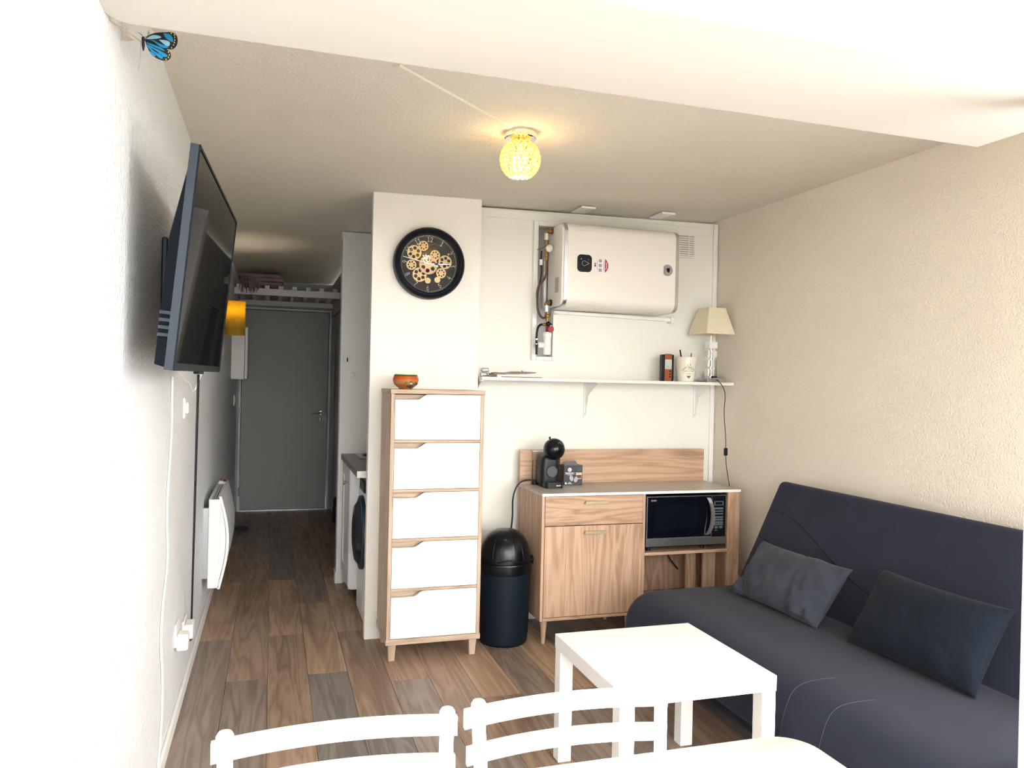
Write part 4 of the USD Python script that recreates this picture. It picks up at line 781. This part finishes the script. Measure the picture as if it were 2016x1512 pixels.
tk = pxy(rrect(kx-.062, kx+.01, 4.095, 4.125, .014), z0+.02, z0+.185); km.part('water_tank', tk, 'pane_glass'); km.part('tank_lid', pxy(rrect(kx-.063, kx+.011, 4.094, 4.126, .0145), z0+.1853, z0+.191), 'label_white'); km.part('tank_base', pxy(rrect(kx-.063, kx+.011, 4.094, 4.126, .0145), z0+.0005, z0+.0197), 'black_plastic')
cc = [(kx-.06, 4.06, z0+.03), (1.38, 4.08, 0.821), (1.32, 4.06, 0.805), (1.289, 4.06, 0.74), (1.292, 4.08, 0.638), (1.291, 4.1, 0.536), (1.301, 4.12, 0.403)]
km.part('power_cord', tube(spline(cc, 40), .0045), 'rubber_black')
# capsule box
bx0, bx1, by, bh = 1.577, 1.690, 4.04, .112
cb = Thing('capsule_box', 'opened black box of espresso capsules beside the coffee machine', 'box', (1.63, 4.07, z0))
cb.part('carton', box(bx0, bx1, by, by+.075, z0+.0004, z0+bh, .001), 'box_black'); cb.part('flap', T(ext(Polygon([(0, 0), (.085, 0), (.075, .028), (.012, .028)]), .001), frame((bx0+.002, by+.004, z0+bh), (1, 0, 0), (0, .5, .866), (0, -.866, .5))), 'box_lid', False); cb.part('flap', T(ext(Polygon([(0, 0), (.06, 0), (.05, .02), (.012, .02)]), .001), frame((bx0+.03, by+.07, z0+bh), (1, 0, 0), (0, -.3, .95), (0, -.95, -.3))), 'paper_white', False)
yb = by-.0001
lgo = cb.part('logo', cyl((bx0+.035, yb, z0+.088), (bx0+.035, yb-.0005, z0+.088), .0115, n=24), 'print_white'); cb.part('logo_letter', text('U', .010, (bx0+.035, yb-.0006, z0+.088), depth=.0003, bold=True), 'print_black', False, parent=lgo)
cb.part('lettering', text('ESPRESSO', .0095, (bx0+.036, yb, z0+.068), depth=.0005, bold=True, w=.054), 'print_white', False); cb.part('lettering', text('INTENSO', .005, (bx0+.036, yb, z0+.0585), depth=.0005, w=.030), 'print_white', False)
cb.part('lettering', [text('x16', .007, (bx0+.036, yb, z0+.016), depth=.0005, bold=True), box(bx0+.022, bx0+.052, yb-.0005, yb, z0+.008, z0+.010)], 'print_white', False); cb.part('dot', cyl((bx0+.013, yb, z0+.012), (bx0+.013, yb-.0005, z0+.012), .006, n=16), 'print_white')
G = lambda pl, mt, nm, d=.0004: cb.part(nm, T(ext(pl, d), frame((0, yb, 0), (1, 0, 0), (0, 0, 1), (0, -1, 0))), mt, False)
gx = bx0+.092; G(Polygon([(gx-.021, z0+.073), (gx+.019, z0+.073), (gx+.014, z0+.035), (gx-.014, z0+.035)]), 'label_grey', 'cup_print'); G(Polygon([(gx-.019, z0+.066), (gx+.017, z0+.066), (gx+.015, z0+.058), (gx-.017, z0+.058)]), 'crema', 'crema_print', .0007); G(Polygon([(gx-.017, z0+.058), (gx+.015, z0+.058), (gx+.012, z0+.040), (gx-.013, z0+.040)]), 'coffee_brown', 'coffee_print', .0007)
for ax, az, ro in ((bx0+.046, z0+.040, .5), (bx0+.073, z0+.033, -.4)): G(affinity.rotate(affinity.scale(Point(ax, az).buffer(.015, quad_segs=6), .75, 1.1), ro*40), 'capsule_grey', 'capsule_print', .0009)
for i in range(5):
    for j in range(2): cb.part('pattern', pxz(sbox(bx0+.082+j*.015, z0+.084+.0-.0, bx0+.092+j*.015, z0+.104).difference(sbox(bx0+.084+j*.015, z0+.087, bx0+.090+j*.015, z0+.11)), yb-.0003, yb), 'button_grey', False) if i == 0 else None
# ------------------------------------------------------------------ bin
bcx, bcy = 1.193, 3.886
bi = Thing('waste_bin', 'black round dome-lidded waste bin between dresser and sideboard', 'bin', (bcx, bcy, 0))
bi.part('body', lathe([(0, .0005), (.118, .0005), (.126, .012), (.130, .06), (.1385, .36), (.1385, .37), (0, .37)], 56, (bcx, bcy, 0)), 'bin_plastic')
bi.part('rim', lathe([(.132, .370), (.1395, .3705), (.1415, .378), (.1430, .418), (.140, .426), (.125, .428), (.12, .37), (.132, .370)], 56, (bcx, bcy, 0)), 'bin_lid')
th_ = np.linspace(0, np.pi/2, 16); bi.part('dome', lathe([(.1355*math.cos(t)**.75 if t < 1.57 else 0, .4282+.165*math.sin(t)**.95) for t in th_], 56, (bcx, bcy, 0)), 'bin_lid', 50)
fl_ = []
for i, az in enumerate(np.linspace(-.62, .62, 13)):
    for j, t in enumerate(np.linspace(.05, 1.25, 12)):
        r = .1375*math.cos(t)**.75; fl_.append((bcx+r*math.sin(az-.15), bcy-r*math.cos(az-.15), .4295+.167*math.sin(t)**.95))
ff = [];
for i in range(12):
    for j in range(11): a = i*12+j; ff += [[a, a+12, a+13], [a, a+13, a+1]]
bi.part('flap', trimesh.Trimesh(fl_, ff, process=False), 'bin_lid', True)
bi.part('flap_rib', [tube([(bcx+.139*math.cos(t)**.75*math.sin(az), bcy-.139*math.cos(t)**.75*math.cos(az), .4295+.168*math.sin(t)**.95) for t in np.linspace(.05, 1.25, 14)], .002, 6) for az in (-.62-.15, -.3-.15, .30-.15, .62-.15)], 'bin_lid', True)
bi.part('flap_lip', tube(spline([(bcx+.142*math.sin(a-.1), bcy-.142*math.cos(a-.1), .438+.014*math.cos(a*3.2)) for a in np.linspace(-.45, .45, 9)], 20), .004, 8), 'bin_lid', True)
bi.part('hinge_lug', cyl((bcx+.138, bcy, .424), (bcx+.152, bcy, .424), .024, n=18), 'bin_lid'); bi.part('hinge_lug', cyl((bcx-.138, bcy, .424), (bcx-.152, bcy, .424), .024, n=18), 'bin_lid')

# ------------------------------------------------------------------ sofa and cushions
SY0, SY1 = 1.43, 3.34
so_ = Thing('sofa', 'slate grey click-clack sofa bed with low back', 'sofa', (2.1, 2.4, 0))
sl, sw_, sth = SY1-SY0, .80, .205
def seat_fn(P):
    P = P.copy(); x, y, z = P.T; X = x/(sw_/2); Yn = y/(sl/2)
    P[:, 2] += np.where(z > 0, .018*(1-X**2)*(1-Yn**6), 0)
    P[:, 2] -= np.where(X < -.55, .05*((-X-.55)/.45)**2, 0)
    P[:, 2] += .012*(meshkit.fbm(np.c_[x*3, y*3, z*2+4])-.5)
    P[:, 0] += .014*(meshkit.fbm(np.c_[y*2.2, z*3, x+8])-.5)
    return P
sc0 = np.array([1.60+sw_/2, (SY0+SY1)/2, .292])
seat = rbox((sw_, sl, sth), .1, (36, 70, 12), seat_fn); seat.apply_translation(sc0); so_.part('seat', seat, 'sofa_fabric', True)
bl_, bt_ = .70, .15
b0 = np.array([2.235, 0, .355]); b1 = np.array([2.50, 0, .90]); bdir = (b1-b0)/np.linalg.norm(b1-b0); bnor = np.array([-bdir[2], 0, bdir[0]])   # front normal
def back_fn(P):
    P = P.copy(); x, y, z = P.T; Yn = y/(sl/2)
    P[:, 2] += np.where(z > 0, .012*(1-Yn**6)*(1-(x/(bl_/2))**4), 0)
    P[:, 2] += .010*(meshkit.fbm(np.c_[x*4, y*3.2, z*2+14])-.5)
    return P
bk = rbox((bl_, sl-.0, bt_), .032, (30, 70, 10), back_fn)
bctr = b1-bdir*bl_/2-bnor*bt_/2; bctr[1] = (SY0+SY1)/2+.02
so_.part('backrest', T(bk, frame(bctr, bdir, (0, 1, 0), np.cross(bdir, (0, 1, 0)))) if False else T(bk, frame(bctr, bdir, (0, -1, 0), np.cross(bdir, (0, -1, 0)))), 'sofa_fabric', True)
so_.part('base_skirt', box(1.83, 2.50, SY0+.05, SY1-.06, .0005, .20, .01), 'sofa_fabric')
def seam(path, name='seam', mt='thread', r=.0013):
    ps = np.array(path, float)
    so_.part(name, tube(ps, r, 6), mt, True)
# seams run over the front edge of the seat
tr = trimesh.proximity.ProximityQuery(seat)
def on_seat(P): 
    c, d, t = tr.on_surface(np.array(P, float)); return c+.0003
for yy, sgn in ((2.14, 1), (1.96, 1)):
    P = [(1.645, yy-.02, .20), (1.60, yy-.02, .27), (1.60, yy-.015, .33), (1.63, yy-.005, .385), (1.68, yy-.005, .40), (1.73, yy-.015, .41), (1.80, yy-.03, .415)]
    seam(on_seat(spline(P, 40)))
# quilting on the backrest: wavy lines
ctr = bctr
tb_ = trimesh.proximity.ProximityQuery(T(bk, frame(bctr, bdir, (0, -1, 0), np.cross(bdir, (0, -1, 0)))))
for P in ([(2.43, 3.32, .75), (2.40, 3.1, .73), (2.36, 2.9, .66), (2.31, 2.65, .58), (2.29, 2.45, .54)], [(2.36, 3.33, .62), (2.33, 3.15, .59), (2.30, 3.0, .53)], [(2.29, 3.32, .47), (2.28, 3.2, .46)], [(2.26, 2.56, .44), (2.25, 2.4, .42)]):
    c, d, t = tb_.on_surface(spline(P, 40)); seam(c+bnor*.0002, 'seam', 'cushion_navy', .0022)
def pillow(w, h, t, seed, wr=.012):
    n = 40; u, v = np.meshgrid(np.linspace(-1, 1, n), np.linspace(-1, 1, n), indexing='ij'); V, Fs = [], []
    for s in (1, -1):
        prof = np.clip((1-np.abs(u)**2.6), 0, 1)**.55*np.clip((1-np.abs(v)**2.6), 0, 1)**.55
        px = u*w/2*(1-.07*(1-u*u)*0-.05*(1-v*v)*np.abs(u)**3); pz = v*h/2*(1-.06*(1-u*u)*np.abs(v)**3)
        ed = 1-np.clip(prof*1.3, 0, 1)
        wn = wr*(meshkit.fbm(np.stack([u*5.5+seed+v*1.2, v*1.3, u*0+s], -1).reshape(-1, 3)).reshape(n, n)-.5)*(.5+ed)*(1.0 if s > 0 else .15)*np.clip(1.25-.6*v, .4, 1.6)
        P = np.stack([px, pz, s*(t/2*prof)+wn*np.clip(prof*3, 0, 1)], -1); V.append(P.reshape(-1, 3)); i = np.arange(n*n).reshape(n, n)+(0 if s > 0 else n*n)
        q_ = np.stack([i[:-1, :-1], i[1:, :-1], i[1:, 1:], i[:-1, 1:]], -1).reshape(-1, 4); q_ = q_ if s > 0 else q_[:, ::-1]; Fs += [q_[:, [0, 1, 2]], q_[:, [0, 2, 3]]]
    m = trimesh.Trimesh(np.vstack(V), np.vstack(Fs), process=False); m.merge_vertices(digits_vertex=6); return m
def place_pillow(m, BL, BR, TL): 
    BL, BR, TL = map(np.array, (BL, BR, TL)); ex = (BR-BL)/np.linalg.norm(BR-BL); ey = TL-BL; ey = ey-ex*(ey@ex); h = np.linalg.norm(ey); ey /= h; c = BL+(BR-BL)/2+ey*(m.bounds[1][1]-m.bounds[0][1])/2
    return T(m, frame(c, ex, ey, np.cross(ex, ey)))
solo('cushion', place_pillow(pillow(.56, .285, .13, 3, .07), (2.05, 3.09, .42), (2.075, 2.54, .415), (2.21, 3.10, .63)), 'cushion_grey', 'grey rectangular cushion propped near the sideboard end of the sofa', 'cushion', True, group=None)
solo('cushion', place_pillow(pillow(.54, .31, .15, 11, .016), (2.085, 2.37, .42), (2.10, 1.85, .415), (2.25, 2.37, .69)), 'cushion_navy', 'dark navy cushion leaning at the near end of the sofa', 'cushion', True)

# ------------------------------------------------------------------ tables and chairs
tx, ty = 1.0074, 2.0827
ct_ = Thing('coffee_table', 'square white low table in front of the sofa', 'table', (tx+.275, ty+.275, 0))
ct_.part('tabletop', box(tx, tx+.55, ty, ty+.55, .40, .45, .0015), 'lacquer_white')
for i in (.002, .498):
    for j in (.002, .498): ct_.part('leg', box(tx+i, tx+i+.05, ty+j, ty+j+.05, .0003, .3998, .0012), 'lacquer_white')
dt = Thing('dining_table', 'pale oak dining table with rounded corners in the foreground', 'table', (.33, .8, 0))
dt.part('tabletop', pxy(rrect(-.25, .907, .42, 1.158, .065, 8), .725, .75), 'table_oak'); dt.part('apron', pxy(rrect(-.19, .85, .48, 1.06, .02).difference(rrect(-.17, .83, .50, 1.04, .01)), .665, .7248), 'lacquer_white', False)
for lx, ly in ((-.165, .525), (.825, .525), (-.165, 1.015), (.825, 1.015)): dt.part('leg', box(lx-.02, lx+.02, ly-.02, ly+.02, .0003, .7245, .003), 'lacquer_white')
def chair(xc, yc, label):
    c = Thing('dining_chair', label, 'chair', (xc, yc, 0), group='white dining chairs')
    hw = .1705
    for s in (-1, 1):
        P = [(xc+s*.15, yc-.055, .0003), (xc+s*.15, yc-.04, .30), (xc+s*.152, yc-.04, .45), (xc+s*.161, yc-.022, .62), (xc+s*hw, yc, .812)]
        c.part('rear_leg', tube(spline(P, 26), np.linspace(.0115, .0118, 26), 14), 'lacquer_white', 40)
        c.part('finial', lathe([(0, -.004), (.0118, -.004), (.0132, .0), (.0132, .012), (.010, .0175), (0, .019)], 16, (xc+s*hw, yc, .814)), 'lacquer_white', 40)
        c.part('front_leg', cyl((xc+s*.165, yc-.39, .0003), (xc+s*.165, yc-.375, .432), .0105, .0135, 14), 'lacquer_white')
        c.part('side_stretcher', cyl((xc+s*.163, yc-.384, .2), (xc+s*.15, yc-.05, .2), .008, n=10), 'lacquer_white')
    for zc, hh, e in ((.795, .032, .191), (.735, .030, .187), (.67, .030, .184)):
        xs = np.linspace(-e, e, 25); yo = (.812-zc)*-.115; bow = .030*(1-(xs/e)**2); V = []
        for x, b in zip(xs, bow):
            for dy, dz in ((0, -hh/2), (.011, -hh/2), (.011, hh/2), (0, hh/2)): V.append((xc+x, yc+yo+.0128+b*.9+dy, zc+dz))
        Fq = []
        for i in range(24):
            for j in range(4): k = (j+1) % 4; Fq += [[i*4+j, (i+1)*4+k, (i+1)*4+j], [i*4+j, i*4+k, (i+1)*4+k]]
        Fq += [[0, 2, 1], [0, 3, 2], [96, 97, 98], [96, 98, 99]]
        m = trimesh.Trimesh(V, Fq, process=False); m.fix_normals(); c.part('back_rail', m, 'lacquer_white')
    c.part('seat', pxy(Polygon([(xc-.16, yc-.03), (xc+.16, yc-.03), (xc+.19, yc-.40), (xc-.19, yc-.40)]).buffer(-.015).buffer(.015), .433, .455), 'lacquer_white')
    c.part('front_stretcher', cyl((xc-.163, yc-.385, .25), (xc+.163, yc-.385, .25), .008, n=10), 'lacquer_white'); c.part('rear_stretcher', cyl((xc-.15, yc-.05, .25), (xc+.15, yc-.05, .25), .008, n=10), 'lacquer_white')
    return c
ch = chair(.1135, 1.226, 'white ladder-back chair further left, half out of frame')
dup(ch, (.512, 1.243, 0), 'white ladder-back chair in front of the square white table')

# ------------------------------------------------------------------ ceiling lamp, conduit, butterfly
ax, ay = .921, 2.912; az = hc(ax)
cl = Thing('ceiling_lamp', 'lit ceiling lamp with a globe of crystal beads', 'ceiling lamp', (ax, ay, az-.18))
cl.part('canopy', lathe([(0, -.028), (.060, -.028), (.0635, -.025), (.0635, -.0015), (0, -.0015)], 48, (ax, ay, az)), 'chrome')
cl.part('neck', lathe([(0, -.045), (.020, -.046), (.012, -.036), (.0105, -.030), (.013, -.0285), (0, -.0283)], 24, (ax, ay, az)), 'chrome')
gz, gR = az-.108, .078
beads, wires = [], []
bead0 = trimesh.creation.icosphere(1, 1.0)
for i, ph in enumerate(np.linspace(math.radians(16), math.radians(146), 11)):
    nb_ = max(6, int(round(2*np.pi*math.sin(ph)*gR/.0205)))
    for j in range(nb_):
        a = 2*np.pi*(j+.5*(i % 2))/nb_; d = np.array([math.sin(ph)*math.cos(a), math.sin(ph)*math.sin(a), math.cos(ph)])
        e1 = np.cross(d, [0, 0, 1]); e1 /= np.linalg.norm(e1); m = bead0.copy(); m.vertices *= (.0088, .0088, .005); beads.append(T(m, frame(np.array([ax, ay, gz])+d*gR, e1, np.cross(d, e1), d)))
    wires.append(tube([(ax+gR*math.sin(ph)*math.cos(t), ay+gR*math.sin(ph)*math.sin(t), gz+gR*math.cos(ph)) for t in np.linspace(0, 2*np.pi, 40)], .0015, 5))
for a in np.linspace(0, 2*np.pi, 12, endpoint=False):
    for tw_ in (1, -1): wires.append(tube([(ax+gR*math.sin(p)*math.cos(a+tw_*(p-.3)*.55), ay+gR*math.sin(p)*math.sin(a+tw_*(p-.3)*.55), gz+gR*math.cos(p)) for p in np.linspace(.25, 2.55, 22)], .0015, 5))
cl.part('beads', beads, 'crystal_bead', False, kind='stuff'); cl.part('wire_cage', wires, 'brass', True)
cl.part('bulb', sphere((ax, ay, gz-.018), .030, 3), 'bulb_warm', True); cl.part('socket', cyl((ax, ay, gz+.012), (ax, ay, az-.045), .014, n=16), 'plastic_white')
p0 = np.array([.35, 2.40]); p1 = np.array([.858, 2.862]); dd = (p1-p0)/np.linalg.norm(p1-p0); nn = np.array([-dd[1], dd[0]]); rw = []
for p in (p0, p1):
    for s in (-1, 1):
        for w, dz in ((.014, -.0008), (.009, -.0065)): q2 = p+nn*s*w; rw.append((q2[0], q2[1], hc(q2[0])+dz))
solo('ceiling_conduit', trimesh.convex.convex_hull(np.array(rw)), 'plaster_ceiling', 'slim painted cable conduit leading to the ceiling lamp', 'conduit', False)
# butterfly
yb_ = 1.90
def bw(u, v, y=yb_):  # drawing units of the butterfly (about 0.2 mm) to metres
    return np.array([-0.45049+0.00016424*u+0.00000346*v, y, 2.18077+0.00002532*u-0.00017986*v])
O = bw(955, 520)
def pl(pts, y=yb_):
    o = [bw(a, b, y) for a, b in pts]; return Polygon([(p[0], p[2]) for p in o])
bf = Thing('butterfly', 'blue decorative butterfly hanging behind the ceiling beam', 'butterfly', O)
up_ = spline([(975, 490), (1040, 430), (1130, 405), (1230, 400), (1310, 402), (1370, 440), (1386, 500), (1375, 560), (1320, 612), (1270, 612), (1180, 580), (1080, 530), (975, 490)], 60)
lo_ = spline([(972, 492), (1070, 522), (1185, 574), (1270, 630), (1300, 680), (1285, 735), (1230, 755), (1150, 738), (1070, 690), (1010, 600), (972, 492)], 60)
wu, wl = pl(up_).buffer(0), pl(lo_).buffer(0)
def bpart(nm, poly, y0_, y1_, mt): 
    if not poly.is_empty: bf.part(nm, pxz(poly, y0_, y1_), mt, False)
bpart('wing', wu, yb_-.0006, yb_+.0006, 'wing_black'); bpart('wing', wl, yb_-.0006, yb_+.0006, 'wing_black')
c_ = lambda L: pl(spline(L, 24)).buffer(0)
for L in ([(990, 480), (1050, 445), (1130, 440), (1180, 462), (1110, 482), (990, 480)], [(1205, 415), (1280, 425), (1320, 470), (1325, 525), (1290, 510), (1235, 470), (1205, 415)], [(1130, 490), (1220, 500), (1290, 540), (1280, 570), (1200, 540), (1130, 490)], [(1000, 492), (1090, 505), (1190, 555), (1270, 590), (1240, 598), (1120, 545), (1000, 492)]): bpart('wing_cell', c_(L), yb_-.0010, yb_-.0006, 'wing_pale' if L[0][0] in (1130, 990) else 'wing_blue')
for L in ([(980, 520), (1050, 545), (1130, 575), (1200, 610), (1225, 635), (1150, 610), (1060, 570), (980, 520)], [(985, 535), (1060, 580), (1140, 620), (1230, 670), (1262, 700), (1235, 712), (1150, 660), (1060, 600), (985, 535)], [(990, 555), (1060, 610), (1130, 660), (1200, 710), (1195, 728), (1120, 690), (1050, 630), (990, 555)], [(1000, 580), (1050, 640), (1110, 690), (1100, 700), (1040, 650), (1000, 580)]): bpart('wing_cell', c_(L), yb_-.0010, yb_-.0006, 'wing_blue')
for a, b in [(1305, 415), (1345, 435), (1350, 465), (1350, 500), (1345, 530), (1335, 560), (1310, 595), (1270, 650), (1280, 685), (1270, 715), (1240, 740)]: o = bw(a, b); bpart('wing_spot', affinity.scale(Point(o[0], o[2]).buffer(.0016, quad_segs=3), .8, 1.2), yb_-.0010, yb_-.0006, 'wing_yellow')
h0, h1 = bw(955, 465, yb_-.003), bw(958, 640, yb_-.003); bf.part('body', tube(np.linspace(h0, h1, 10), [.002, .0034, .0036, .0028, .0034, .0034, .003, .0026, .002, .0008], 8), 'wing_black', True)
bf.part('antenna', tube(spline([bw(950, 460), bw(935, 435), bw(890, 405)], 8), .0005, 5), 'wing_black', True)
bf.part('wire', tube(spline([bw(925, 520), bw(918, 700), bw(893, 880)], 12), .0006, 5), 'label_grey', True)
tg = Thing('flower_twig', 'dried twig with pale petals tucked behind the ceiling beam', 'twig', bw(555, 275))
tg.part('stem', tube(np.linspace((-.3385, 1.789, 2.1035), (-.296, 1.902, 2.112), 8), .0013, 6), 'twig', True)
for L in ([(690, 370), (735, 330), (770, 305), (700, 365)], [(665, 455), (715, 385), (765, 420), (820, 455), (735, 465)], [(985, 400), (1000, 335), (1015, 380), (1000, 430)], [(900, 415), (1000, 400), (1000, 440), (950, 440)]): tg.part('petal', pxz(pl(L, 1.92).buffer(.0004), 1.919, 1.9198), 'petal_sheer', False)
